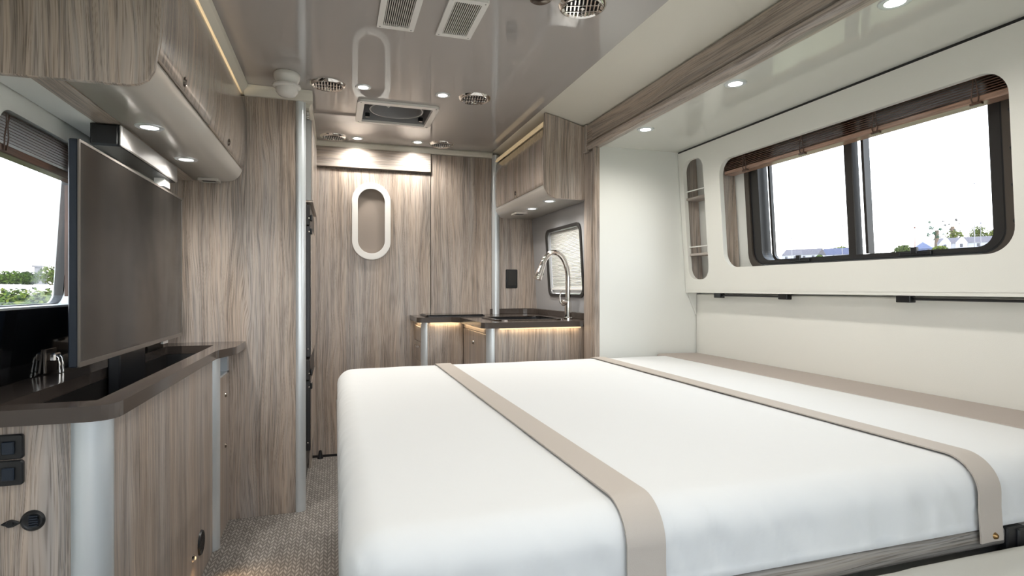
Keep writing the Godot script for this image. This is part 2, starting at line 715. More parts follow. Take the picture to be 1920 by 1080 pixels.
func shell() -> void:
	struct(put(MB.new(2).box(-0.8, 2.0, -0.06, 0.0, FRONT - 0.1, 3.8), "floor", M.carpet), "grey woven chevron carpet")
	var top := CSGBox3D.new()
	top.name = numbered("ceiling")
	top.size = Vector3(1.762, 0.06, 3.75 - FRONT + 0.1)
	top.position = Vector3(0.131, H + 0.03, -(3.75 + FRONT - 0.1) / 2)
	top.material = M.ceiling_gloss
	add_child(top)
	struct(top, "glossy taupe ceiling panel")
	for q in [[0.135, 0.478, 2.835, 3.142], [0.160, 0.243, 1.744, 1.971], [0.365, 0.448, 1.744, 1.971]]:
		var cut := CSGBox3D.new()
		cut.name = "opening"
		cut.operation = CSGShape3D.OPERATION_SUBTRACTION
		cut.size = Vector3(q[1] - q[0], 0.2, q[3] - q[2])
		cut.position = P((q[0] + q[1]) / 2, H, (q[2] + q[3]) / 2) - top.position
		cut.material = M.ceiling_gloss
		top.add_child(cut, true)
	for q in VENTS:
		var cut := CSGCylinder3D.new()
		cut.name = "opening"
		cut.operation = CSGShape3D.OPERATION_SUBTRACTION
		cut.radius = 0.060
		cut.height = 0.2
		cut.sides = 28
		cut.position = P(q[0], H, q[1]) - top.position
		cut.material = M.ceiling_gloss
		top.add_child(cut, true)
	var slope := poly([[1.012, H], [1.40, 1.862], [1.40, 2.02], [1.012, 2.02]])
	struct(put(MB.new(2).prism(slope, XY(), -3.75, 2.1), "ceiling", M.cream), "sloping cream ceiling edge")
	# left wall with a window
	var win := rrect(1.600, 0.995, 2.150, 1.472, 0.05)
	var L := DY(0.06, -0.76, 1.2)
	var o := MB.new()
	o.ring(rect(0.9, -0.02, 2.45, 2.0), win, L, -0.09, 0.0)
	o.prism(rect(2.45, -0.02, 3.75, 2.0), L, -0.09, 0.0)
	o.ring(rect(FRONT - 0.1, -0.02, 0.9, 2.0), rrect(-1.35, 0.9, -0.3, 1.65, 0.08), L, -0.09, 0.0)
	struct(put(o, "wall_left", M.white_wall), "pale side wall behind the television")
	# right wall ahead of and behind the slide-out
	var R := DY(-0.06, 1.32, 1.2)
	o = MB.new()
	o.ring(rect(2.62, 0.0, 3.75, 1.95), rrect(2.872, 1.005, 3.388, 1.402, 0.045), R, 0.0, 0.08)
	struct(put(o, "wall_right", M.silver_wall), "silver grey wall panel behind the sink")
	o = MB.new()
	o.ring(rect(FRONT - 0.1, -0.02, 0.22, 1.95), rrect(-1.35, 0.9, -0.3, 1.65, 0.08), DY(-0.06, 1.32, 1.2), 0.0, 0.08)
	struct(put(o, "wall_cab", M.white_wall), "pale cab side wall")
	# front with the windscreen, behind the camera
	o = MB.new()
	o.ring(rect(-0.8, -0.02, 1.45, 2.02), rrect(-0.58, 0.80, 1.20, 1.80, 0.1), Transform3D(Basis.IDENTITY, Vector3(0, 0, -FRONT)), 0.0, 0.08)
	struct(put(o, "wall_front", M.white_wall), "cab front with windscreen opening")
	struct(put(MB.new().prism(rrect(-0.59, 0.79, 1.21, 1.81, 0.1), Transform3D(Basis.IDENTITY, Vector3(0, 0, -FRONT)), 0.05, 0.055), "window_5", M.glass), "windscreen")
	struct(put(MB.new().prism(rrect(-1.36, 0.89, -0.29, 1.66, 0.08), L, -0.06, -0.055), "window_3", M.glass), "cab side window")
	struct(put(MB.new().prism(rrect(-1.36, 0.89, -0.29, 1.66, 0.08), R, 0.05, 0.055), "window_4", M.glass), "cab side window")
	# rear outer wall
	struct(put(MB.new().box(-0.8, 1.45, -0.02, 2.02, BACK + 0.10, BACK + 0.16), "wall_back", M.white_wall), "rear body wall")
	# left window glass, frame and blind
	var w := Node3D.new()
	w.name = "window_1"
	add_child(w)
	w.position = P(-0.80, 0.99, 1.79)
	struct(w, "small side window beside the television")
	put(MB.new().prism(rrect(1.592, 0.988, 2.158, 1.480, 0.05), L, -0.075, -0.071), "pane", M.glass, w)
	put(MB.new().ring(rrect(1.6005, 0.9955, 2.1495, 1.4715, 0.05), rrect(1.606, 0.998, 2.143, 1.466, 0.02), L, -0.085, -0.06), "frame", M.black_frame, w)
	put(MB.new(1).box(-0.826, -0.806, 1.0, 1.375, 2.142, 2.1495), "jamb_strip", M.blind_wood, w)


func slide_out() -> void:
	# ceiling, end walls and outer wall of the slide-out
	struct(put(MB.new(2).box(1.282, 2.03, 1.772, 1.86, 0.16, 2.66), "ceiling", M.slide_gloss), "glossy pale slide-out ceiling")
	struct(put(MB.new().box(1.292, 2.03, 0.0, 1.772, 2.60, 2.66), "wall_slide_end", M.white_wall), "pale end wall of the slide-out")
	struct(put(MB.new().box(1.292, 2.03, 0.0, 1.86, 0.16, 0.22), "wall_slide_near", M.white_wall), "pale near wall of the slide-out")
	var R := DY(KW, 1.885, 1.28)
	var glass := rrect(1.12, 1.142, 2.19, 1.69, 0.07)
	struct(put(MB.new().ring(rect(0.2, -0.02, 2.62, 1.8), glass, R, 0.0, 0.07), "wall_slide", M.white_wall), "pale outer wall of the slide-out")
	var w := Node3D.new()
	w.name = "window_2"
	add_child(w)
	w.position = P(1.92, 1.15, 1.65)
	struct(w, "wide sliding window above the bed")
	put(MB.new().ring(rrect(1.085, 1.122, 2.205, 1.71, 0.085), rrect(1.128, 1.150, 2.178, 1.682, 0.07), R, -0.012, 0.006), "flange", M.bronze, w)
	put(MB.new().ring(rrect(1.129, 1.151, 2.177, 1.681, 0.07), rrect(1.137, 1.157, 2.166, 1.674, 0.066), R, -0.004, 0.03), "gasket", M.black_plastic, w)
	put(MB.new().ring(rrect(1.1375, 1.1575, 2.1655, 1.6735, 0.066), rrect(1.168, 1.172, 2.124, 1.660, 0.045), R, -0.004, 0.05), "frame", M.black_frame, w)
	put(MB.new().ring(rrect(1.66, 1.166, 2.104, 1.664, 0.04), rrect(1.672, 1.176, 2.092, 1.656, 0.035), R, 0.035, 0.05), "sash", M.black_frame, w)
	put(MB.new().prism(rect(1.635, 1.161, 1.672, 1.668), R, 0.0, 0.035, 0.003), "mullion", M.black_frame, w)
	put(MB.new().prism(rect(1.602, 1.175, 1.613, 1.66), R, 0.02, 0.05), "sash_bar", M.black_frame, w)
	put(MB.new().prism(rrect(1.140, 1.160, 1.63, 1.67, 0.05), R, 0.052, 0.056), "pane", M.glass, w)
	put(MB.new().prism(rrect(1.65, 1.160, 2.163, 1.67, 0.05), R, 0.052, 0.056), "pane", M.glass, w)
	for dd in [1.405, 1.905]:
		var lt := MB.new()
		lt.prism(rect(dd - 0.055, 1.156, dd + 0.055, 1.169), R, -0.012, 0.0, 0.002)
		lt.prism(rect(dd - 0.01, 1.162, dd + 0.012, 1.184), R, -0.016, -0.004, 0.002)
		put(lt, "latch", M.black_plastic, w)
	for yy in [1.24, 1.345, 1.45, 1.56]:
		put(MB.new().lathe([Vector2(0, 0.004), Vector2(0.004, 0.003), Vector2(0.006, 0)], spin(P(rwall(yy) - 0.012, yy, 1.106), Vector3.LEFT), 10), "rivet", M.black_plastic, w)

	# padded cabinet around the window, with a rounded shelf niche
	var c := thing("window_cabinet", "padded white cabinet framing the slide-out window with an oval shelf niche", "cabinet", P(1.8, 1.02, 1.4))
	var F := DY(KW, 1.753, 1.77)
	var f := MB.new()
	f.ring(rect(0.225, 1.03, 2.33, 1.762), rrect(1.056, 1.143, 2.272, 1.657, 0.075, 10), F, 0.0, 0.022)
	f.ring(rect(2.33, 1.03, 2.597, 1.762), rrect(2.392, 1.09, 2.560, 1.712, 0.062, 12), F, 0.0, 0.022)
	put(f, "front_panel", M.white_leather, c)
	put(MB.new(2).prism(poly([[rface(1.02), 1.02], [rwall(1.02) - 0.002, 1.02], [rwall(1.032) - 0.002, 1.032], [rface(1.032), 1.032]]), XY(), -2.597, -0.225), "bottom_board", M.white_leather, c)
	put(MB.new(2).prism(poly([[rface(1.75) + 0.03, 1.745], [rwall(1.75) - 0.002, 1.745], [rwall(1.75) - 0.002, 1.755], [rface(1.75) + 0.03, 1.755]]), XY(), -2.597, -0.225), "top_board", M.white_wall, c)
	put(MB.new(2).prism(poly([[rface(1.762) + 0.003, 1.7625], [rface(1.762) + 0.02, 1.7625], [rface(1.762) + 0.02, 1.7715], [rface(1.762) + 0.003, 1.7715]]), XY(), -2.597, -0.225), "seal", M.black_plastic, c)
	for dd in [2.28, 2.375, 2.573]:
		put(MB.new(1, Vector2(dd, 0.3)).prism(poly([[rface(1.034) + 0.024, 1.034], [rwall(1.034) - 0.003, 1.034], [rwall(1.743) - 0.003, 1.743], [rface(1.743) + 0.024, 1.743]]), XY(), -dd - 0.012, -dd), "divider", M.wood, c)
	for yy in [1.508, 1.215]:
		var s := put(MB.new(2).prism(poly([[rface(yy) + 0.012, yy], [rwall(yy) - 0.004, yy], [rwall(yy) - 0.004, yy + 0.012], [rface(yy) + 0.012, yy + 0.012]]), XY(), -2.572, -2.388, 0.002), "shelf", M.wood, c)
		put(MB.new().tube([P(rface(yy) + 0.012, yy + 0.046, 2.57), P(rface(yy) + 0.012, yy + 0.046, 2.39)], 0.0035, 8), "rail", M.white_plastic, s)

	# blind gathered at the top of the window
	var b := thing("venetian_blind", "raised brown wooden blind stacked across the top of the wide window", "blind", P(1.83, 1.585, 1.65))
	var nsl := 10
	for k in nsl:
		var y := 1.611 + k * 0.0076
		var xs := rface(y) + 0.03
		put(MB.new(2, Vector2(k * 0.13, k * 0.31)).box(xs, xs + 0.048, y, y + 0.0032, 1.06, 2.27), "slat", M.blind_wood, b)
	put(MB.new(2).box(1.792, 1.848, 1.588, 1.608, 1.06, 2.27, 0.004), "bottom_rail", M.rail_wood, b)
	put(MB.new(2).box(1.790, 1.85, 1.69, 1.725, 1.06, 2.27, 0.003), "head_rail", M.blind_wood, b)
	for dd in [1.15, 1.47, 1.79, 2.12]:
		var cd := MB.new()
		cd.tube([P(1.786, 1.70, dd), P(1.787, 1.66, dd + 0.004), P(1.788, 1.60, dd - 0.004), P(1.790, 1.584, dd)], 0.0018, 6)
		cd.tube([P(1.786, 1.70, dd + 0.014), P(1.787, 1.65, dd + 0.01), P(1.788, 1.60, dd + 0.016), P(1.790, 1.584, dd + 0.012)], 0.0018, 6)
		cd.box(1.787, 1.80, 1.581, 1.588, dd - 0.01, dd + 0.02)
		put(cd, "ladder_cord", M.blind_wood, b)

	# padded wall below the cabinet
	struct(put(MB.new(2).box(1.868, 1.908, 0.42, 1.012, 0.225, 2.597, 0.004), "wall_slide_padding", M.white_leather), "padded pale wall panel behind the bed")
	var g := put(MB.new().prism(poly([[1.81, 1.018], [1.865, 0.90], [1.865, 1.018]]), XY(), -2.598, -2.588), "bracket", M.white_wall)
	tag(g, "small white triangular bracket under the far end of the window cabinet", "bracket")

	# black rods hung under the cabinet
	for r in [[1.904, 2.382, "short black rod with square ends under the window cabinet near the shelf niche"], [0.60, 1.423, "long black rod under the window cabinet running out of view at the right"]]:
		var t := thing("hanging_rod", r[2], "rod", P(1.84, 1.005, (r[0] + r[1]) / 2), "black rods under the window cabinet")
		put(MB.new().tube([P(1.832, 1.008, r[0]), P(1.832, 1.008, r[1])], 0.0045, 10), "rod", M.black_plastic, t)
		put(MB.new().box(1.818, 1.846, 0.996, 1.0195, r[0], r[0] + 0.05, 0.002), "end_block", M.black_plastic, t)
		put(MB.new().box(1.818, 1.846, 0.996, 1.0195, r[1] - 0.05, r[1], 0.002), "end_block", M.black_plastic, t)

	# timber surround of the slide-out
	var o := MB.new(2, Vector2(0.37, 0.2))
	o.prism(poly([[1.250, 1.800], [1.258, 1.797], [1.258, 1.892], [1.250, 1.889]]), XY(), -2.66, -0.16)
	o.prism(poly([[1.258, 1.766], [1.30, 1.766], [1.30, 1.885], [1.258, 1.885]]), XY(), -2.66, -0.16)
	o.prism(soften(poly([[1.246, 1.776], [1.262, 1.763], [1.262, 1.794], [1.246, 1.790]]), {0: 0.004, 3: 0.004}), XY(), -2.66, -0.16)
	struct(put(o, "trim_1", M.wood), "long wooden header beam of the slide-out")
	o = MB.new(1, Vector2(0.1, 0.7)).box(1.244, 1.300, 1.752, 1.897, 2.66, 2.735, 0.004)
	struct(put(o, "trim_2", M.wood), "wooden corner block of the slide-out surround")
	o = MB.new(1, Vector2(0.55, 0.1)).box(1.257, 1.3305, 0.0, 1.752, 2.62, 2.715, 0.004)
	o.box(1.262, 1.292, 0.0, 1.766, 2.595, 2.62, 0.003)
	struct(put(o, "trim_3", M.wood), "wooden jamb of the slide-out surround")


func left_side() -> void:
	# ---- overhead cabinet
	var c := thing("overhead_cabinet", "long wooden overhead cabinet with curved doors above the television", "cabinet", P(-0.53, 1.51, 2.1))
	var bulge := [[-0.398, 1.590], [-0.3935, 1.62], [-0.389, 1.66], [-0.3865, 1.72], [-0.386, 1.78], [-0.3885, 1.84], [-0.394, 1.885], [-0.399, 1.908]]
	var prof := [[-0.736, 1.512], [-0.46, 1.514], [-0.435, 1.519], [-0.415, 1.532], [-0.403, 1.553]] + bulge + [[-0.403, 1.93], [-0.72, 1.93]]
	put(MB.new(1, Vector2(0.62, 0.1)).prism(poly(prof), XY(), -1.515, -1.499, 0.002, false), "end_panel", M.wood, c)
	# moulded shell under the doors
	var sh := [[-0.59, 1.527], [-0.59, 1.521], [-0.47, 1.521], [-0.45, 1.524], [-0.432, 1.531], [-0.418, 1.543], [-0.408, 1.558], [-0.402, 1.574], [-0.401, 1.580], [-0.43, 1.580], [-0.43, 1.56], [-0.45, 1.54], [-0.47, 1.529]]
	put(MB.new(2).prism(poly(sh), XY(), -2.786, -1.516, 0.0, true), "bottom_shell", M.shell, c)
	put(MB.new(2).box(-0.655, -0.591, 1.519, 1.532, 1.516, 2.786), "rear_rail", M.wood, c)
	put(MB.new(2).box(-0.736, -0.656, 1.520, 1.53, 1.516, 2.786), "underside", M.white_wall, c)
	put(MB.new(2).box(-0.715, -0.42, 1.60, 1.895, 1.516, 2.786), "carcass", M.wood, c)
	for k in 2:
		var d0: float = [1.5175, 2.093][k]
		var d1: float = [2.087, 2.785][k]
		var dp := bulge.duplicate()
		for i in range(bulge.size() - 1, -1, -1):
			dp.append([bulge[i][0] - 0.016, bulge[i][1]])
		var dr := put(MB.new(1, Vector2(0.21 + 0.4 * k, 0.9)).prism(poly(dp), XY(), -d1, -d0, 0.0015, true), "door", M.lacquered_wood, c)
		var ld: float = [1.742, 2.41][k]
		var lk := MB.new()
		lk.lathe([Vector2(0, 0.006), Vector2(0.006, 0.006), Vector2(0.008, 0.003), Vector2(0.0125, 0.004), Vector2(0.014, 0.0)], spin(P(-0.3945, 1.612, ld), Vector3(1, -0.1, 0)), 18)
		put(lk, "lock", M.dark_chrome, dr)
	# small vent at the far end of the shell
	var sv := thing("air_vent", "small flat vent at the far end under the long overhead cabinet", "vent", P(-0.524, 1.513, 2.735))
	put(MB.new().ring(rrect(-0.565, 2.70, -0.483, 2.77, 0.006, 3), rrect(-0.552, 2.711, -0.496, 2.759, 0.002, 1), XD(), 1.510, 1.5205), "frame", M.shell, sv)
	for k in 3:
		put(MB.new().box(-0.552, -0.496, 1.5125, 1.518, 2.714 + k * 0.016, 2.724 + k * 0.016, 0.001), "louvre", M.black_plastic, sv)  # black bars put the shade of the open slot into colour
	# cove moulding along the ceiling and warm strip behind it
	var cove := poly([[-0.455, 1.945], [-0.412, 1.925], [-0.398, 1.925], [-0.378, 1.945], [-0.372, 1.959], [-0.455, 1.959]])
	struct(put(MB.new(2).prism(cove, XY(), -2.80, -1.0), "trim_4", M.cream), "cream cove moulding above the overhead cabinet")
	var led := put(MB.new(2).box(-0.436, -0.424, 1.8955, 1.900, 1.52, 2.78), "light_strip", M.led_warm)
	tag(led, "warm light strip along the top of the long overhead cabinet", "light strip")
	var al := AreaLight3D.new()
	al.name = "strip_light"
	al.area_size = Vector2(1.2, 0.01)
	al.light_color = Color(1.0, 0.88, 0.70)
	al.light_energy = 0.02
	al.shadow_enabled = true
	led.add_child(al)
	al.position = P(-0.430, 1.903, 2.15)
	al.basis = Basis.looking_at(Vector3(0.5, 0.85, 0), Vector3.UP)

	# ---- downlights in the shell
	downlight(P(-0.522, 1.521, 1.90), "recessed puck light under the overhead cabinet, nearer of the two above the television", "lights under the long overhead cabinet", 0.03, 0.30)
	downlight(P(-0.524, 1.521, 2.336), "recessed puck light under the overhead cabinet, farther of the two above the television", "lights under the long overhead cabinet", 0.03, 0.30)

	# ---- wardrobe end panel
	var w := thing("wardrobe", "tall wooden wardrobe with a rounded aluminium corner post beside the television", "wardrobe", P(-0.42, 0, 2.8))
	put(MB.new(1, Vector2(0.15, 0.3)).box(-0.715, -0.174, 0.0, 1.917, 2.79, 2.832, 0.001), "side_panel", M.wood, w)
	var q := [[-0.174, 2.832], [-0.174, 2.789], [-0.160, 2.789]]
	for i in 9:
		var a := -PI / 2 + PI / 2 * i / 8
		q.append([-0.157 + 0.026 * cos(a), 2.815 + 0.026 * sin(a)])
	q.append([-0.131, 2.832])
	put(MB.new().prism(poly(q), XD(), 0.0, 1.935, 0.0, true), "corner_post", M.aluminium, w)
	put(MB.new().box(-0.664, -0.137, 0.0, 1.917, 2.832, 2.85), "carcass", M.wood, w)
	struct(put(MB.new(0).prism(poly([[-2.82, 1.917], [-2.775, 1.917], [-2.755, 1.945], [-2.75, 1.959], [-2.82, 1.959]]), Transform3D(Basis(Vector3(0, 0, 1), Vector3(0, 1, 0), Vector3(-1, 0, 0)), Vector3.ZERO), 0.10, 0.39), "trim_5", M.cream), "cream moulding over the wardrobe")

	# ---- worktop with the television well
	var t := thing("side_worktop", "dark glossy worktop with a long television slot on the left cabinet", "worktop", P(-0.55, 0.77, 2.0))
	var out_ := soften(poly([[-0.434, 1.346], [-0.434, 2.405], [-0.386, 2.53], [-0.386, 2.788], [-0.783, 2.788], [-0.783, 1.346]]), {0: 0.055, 1: 0.03, 2: 0.03})
	var well := rrect(-0.662, 1.415, -0.487, 2.63, 0.006, 2)
	var wt := MB.new()
	wt.ring(out_, well, XD(), 0.772, 0.804)
	put(wt, "slab", M.worktop, t)
	# ---- base cabinet
	var bc := thing("base_cabinet", "wooden cabinet below the television with rounded aluminium corner posts", "cabinet", P(-0.58, 0, 2.0))
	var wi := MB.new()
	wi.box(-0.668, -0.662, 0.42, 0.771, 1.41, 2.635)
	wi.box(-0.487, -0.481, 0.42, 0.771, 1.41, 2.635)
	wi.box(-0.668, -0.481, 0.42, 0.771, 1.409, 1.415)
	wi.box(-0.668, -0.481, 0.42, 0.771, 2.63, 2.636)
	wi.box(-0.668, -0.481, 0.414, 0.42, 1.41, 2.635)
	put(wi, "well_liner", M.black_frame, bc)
	put(MB.new(1, Vector2(0.33, 0.4)).box(-0.47, -0.462, 0.0, 0.772, 1.42, 2.47), "front_panel", M.wood, bc)
	put(MB.new(1, Vector2(0.9, 0.2)).box(-0.785, -0.522, 0.0, 0.772, 1.383, 1.392), "end_panel", M.wood, bc)
	q = [[-0.522, 1.43], [-0.522, 1.382], [-0.503, 1.382]]
	for i in 11:
		var a := -PI / 2 + PI / 2 * i / 10
		q.append([-0.502 + 0.042 * cos(a), 1.424 + 0.042 * sin(a)])
	q.append([-0.460, 1.43])
	put(MB.new().prism(poly(q), XD(), 0.0, 0.771, 0.0, true), "corner_post", M.aluminium, bc)
	q = []
	for i in 25:
		var a := TAU * i / 25
		q.append([-0.468 + 0.027 * cos(a), 2.505 + 0.035 * sin(a)])
	put(MB.new().prism(poly(q), XD(), 0.0, 0.771, 0.0, true), "corner_post", M.aluminium, bc)
	var dr2 := put(MB.new(1, Vector2(0.02, 0.6)).box(-0.466, -0.455, 0.0, 0.668, 2.536, 2.789, 0.0015), "door", M.wood, bc)
	for yy in [0.58, 0.36]:
		put(MB.new().lathe([Vector2(0, 0.007), Vector2(0.008, 0.006), Vector2(0.011, 0.0)], spin(P(-0.4555, yy, 2.70), Vector3.RIGHT), 14), "lock", M.nickel, dr2)
	var nic := MB.new()
	nic.box(-0.49, -0.485, 0.668, 0.772, 2.54, 2.789)
	put(nic, "niche_back", M.tv_side, bc)
	put(MB.new().box(-0.485, -0.456, 0.668, 0.772, 2.755, 2.789), "niche_frame", M.aluminium, bc)
	put(MB.new().box(-0.485, -0.456, 0.668, 0.676, 2.54, 2.789), "niche_sill", M.aluminium, bc)

	# switches and sockets on the near end
	var lab := ["black double switch plate on the cabinet end, upper of the two", "black double switch plate on the cabinet end, lower of the two"]
	for k in 2:
		var y0: float = [0.7005, 0.648][k]
		var s := thing("switch_plate", lab[k], "switch", P(-0.66, y0, 1.382), "black switch plates on the cabinet end")
		put(MB.new().prism(rrect(-0.712, y0, -0.6, y0 + 0.05, 0.006, 4), XY(), -1.383, -1.374, 0.002), "plate", M.black_plastic, s)
		put(MB.new().prism(rrect(-0.634, y0 + 0.011, -0.613, y0 + 0.037, 0.002, 2), XY(), -1.374, -1.369, 0.0015), "rocker", M.tv_side, s)
		put(MB.new().prism(rrect(-0.69, y0 + 0.011, -0.66, y0 + 0.037, 0.002, 2), XY(), -1.374, -1.369, 0.0015), "rocker", M.tv_side, s)
	var sp := thing("floor_speaker", "round black vent with slotted grille low on the cabinet end", "vent", P(-0.587, 0.551, 1.382))
	put(MB.new().lathe([Vector2(0, 0.004), Vector2(0.012, 0.004), Vector2(0.014, 0.006), Vector2(0.018, 0.006), Vector2(0.021, 0.002), Vector2(0.0215, 0)], spin(P(-0.587, 0.571, 1.383), Vector3.BACK), 30), "rim", M.black_plastic, sp)
	for k in 5:
		put(MB.new().box(-0.591, -0.576, 0.561 + k * 0.0048, 0.5635 + k * 0.0048, 1.374, 1.379), "slat", M.tv_side, sp)
	var cap := MB.new()
	cap.prism(soften(poly([[-0.641, 0.57], [-0.622, 0.561], [-0.605, 0.57], [-0.622, 0.579]]), {0: 0.004, 1: 0.006, 2: 0.004, 3: 0.006}), XY(), -1.383, -1.377, 0.002)
	cap.lathe([Vector2(0, 0.003), Vector2(0.006, 0.003), Vector2(0.007, 0)], spin(P(-0.623, 0.57, 1.377), Vector3.BACK), 16)
	tag(put(cap, "socket_cap", M.black_plastic), "small black diamond-shaped socket cover left of the round vent", "socket")
	# grille and courtesy lamp near the floor on the aisle side
	var gr := thing("floor_vent", "small dark oval grille low on the aisle side of the television cabinet", "vent", P(-0.46, 0.083, 2.262))
	put(MB.new().lathe([Vector2(0, 0.004), Vector2(0.034, 0.004), Vector2(0.037, 0.007), Vector2(0.041, 0.007), Vector2(0.044, 0)], spin(P(-0.4625, 0.128, 2.262), Vector3.RIGHT), 28), "rim", M.black_plastic, gr)
	for k in 6:
		var zz := 0.104 + k * 0.0095
		put(MB.new().box(-0.459, -0.4565, zz, zz + 0.004, 2.236, 2.288), "slat", M.black_frame, gr)
	var cl := thing("courtesy_lamp", "tiny warm courtesy lamp near the floor lighting the carpet", "lamp", P(-0.46, 0.10, 2.15))
	put(MB.new().lathe([Vector2(0, 0.008), Vector2(0.008, 0.007), Vector2(0.012, 0.003), Vector2(0.014, 0)], spin(P(-0.4625, 0.122, 2.15), Vector3.RIGHT), 16), "housing", M.chrome, cl)
	put(MB.new().lathe([Vector2(0, 0.0105), Vector2(0.004, 0.010), Vector2(0.0065, 0.0075)], spin(P(-0.4625, 0.122, 2.15), Vector3.RIGHT), 12), "lamp_lens", M.led_warm, cl)
	spot(P(-0.448, 0.122, 2.15) - cl.position, cl, 0.05, 60, Vector3(0.6, -0.8, 0.1), Color(1.0, 0.82, 0.6), 0.01)

	# ---- black splash panel
	var bp := put(MB.new().prism(rect(1.35, 0.805, 2.788, 0.990), DY(0.06, -0.76, 1.2), 0.0005, 0.010, 0.001), "splash_panel", M.black_gloss)
	tag(bp, "glossy black panel on the wall between worktop and small side window", "panel")

	# ---- television
	var tv := thing("television", "flat screen television standing in the slot of the dark worktop", "television", P(-0.61, 0.42, 2.11))
	put(MB.new().box(-0.622, -0.602, 0.849, 1.412, 1.63, 2.603, 0.003), "case", M.tv_side, tv)
	put(MB.new().ring(rrect(1.6305, 0.8495, 2.6025, 1.4115, 0.002, 1), rrect(1.637, 0.862, 2.597, 1.405, 0.002, 1), DY(), -0.602, -0.598), "bezel", M.bezel, tv)
	put(MB.new().box(-0.6015, -0.5995, 0.862, 1.405, 1.637, 2.597), "screen", M.screen, tv)
	put(MB.new().box(-0.655, -0.622, 0.421, 1.25, 1.98, 2.22, 0.004), "lift_column", M.black_plastic, tv)
	put(MB.new().box(-0.612, -0.604, 0.838, 0.850, 2.36, 2.42), "sensor_foot", M.white_plastic, tv)

	# ---- soundbar
	var sb := thing("soundbar", "black soundbar with a silver front fixed under the overhead cabinet", "soundbar", P(-0.63, 1.455, 2.18))
	put(MB.new().prism(soften(poly([[-0.668, 1.455], [-0.595, 1.455], [-0.595, 1.5185], [-0.668, 1.5185]]), {0: 0.01}), XY(), -2.486, -1.886, 0.006), "body", M.black_plastic, sb)
	put(MB.new().box(-0.596, -0.588, 1.457, 1.5175, 1.887, 2.487, 0.003), "front_grille", M.speaker_cloth, sb)
	put(MB.new().box(-0.64, -0.605, 1.425, 1.456, 2.38, 2.45), "mount", M.white_plastic, sb)

	# ---- chrome catches in the well
	for k in 2:
		var dd: float = [1.905, 2.45][k]
		var ct := thing("chrome_latch", ["chrome latch with a looped handle at the near end of the television slot", "chrome latch behind the television, far along the slot"][k], "latch", P(-0.75, 0.805, dd), "chrome latches by the television slot")
		var lx := lwall(0.83) + 0.0105
		put(MB.new().box(lx, lx + 0.008, 0.806, 0.875, dd - 0.036, dd + 0.030, 0.002), "plate", M.dark_chrome, ct)
		var m := MB.new()
		m.box(lx + 0.008, lx + 0.024, 0.838, 0.862, dd - 0.022, dd + 0.018, 0.004)
		for qd in [-0.012, 0.008]:
			m.tube([P(lx + 0.02, 0.856, dd + qd), P(lx + 0.028, 0.848, dd + qd), P(lx + 0.030, 0.828, dd + qd + 0.001), P(lx + 0.030, 0.806, dd + qd + 0.002)], 0.0032, 10)
		put(m, "clasp", M.chrome, ct)

	# ---- blind of the small window
	var b := thing("venetian_blind", "half raised dark brown slatted blind in the small left window", "blind", P(-0.78, 1.372, 1.79))
	for k in 10:
		var y := 1.399 + k * 0.0074
		put(MB.new(2, Vector2(k * 0.17, k * 0.4)).prism(poly([[lwall(y) - 0.050, y + 0.003], [lwall(y) - 0.012, y], [lwall(y) - 0.012, y + 0.0018], [lwall(y) - 0.050, y + 0.0048]]), XY(), -2.140, -1.610), "slat", M.blind_wood, b)
	put(MB.new(2).box(-0.80, -0.762, 1.372, 1.394, 1.610, 2.140, 0.003), "bottom_rail", M.blind_wood, b)
	var cd := MB.new()
	cd.tube([P(-0.755, 1.465, 1.655), P(-0.757, 1.44, 1.659), P(-0.758, 1.41, 1.653), P(-0.760, 1.378, 1.656)], 0.0018, 6)
	cd.tube([P(-0.755, 1.465, 1.668), P(-0.757, 1.44, 1.664), P(-0.758, 1.41, 1.670), P(-0.760, 1.378, 1.666)], 0.0018, 6)
	put(cd, "ladder_cord", M.blind_wood, b)


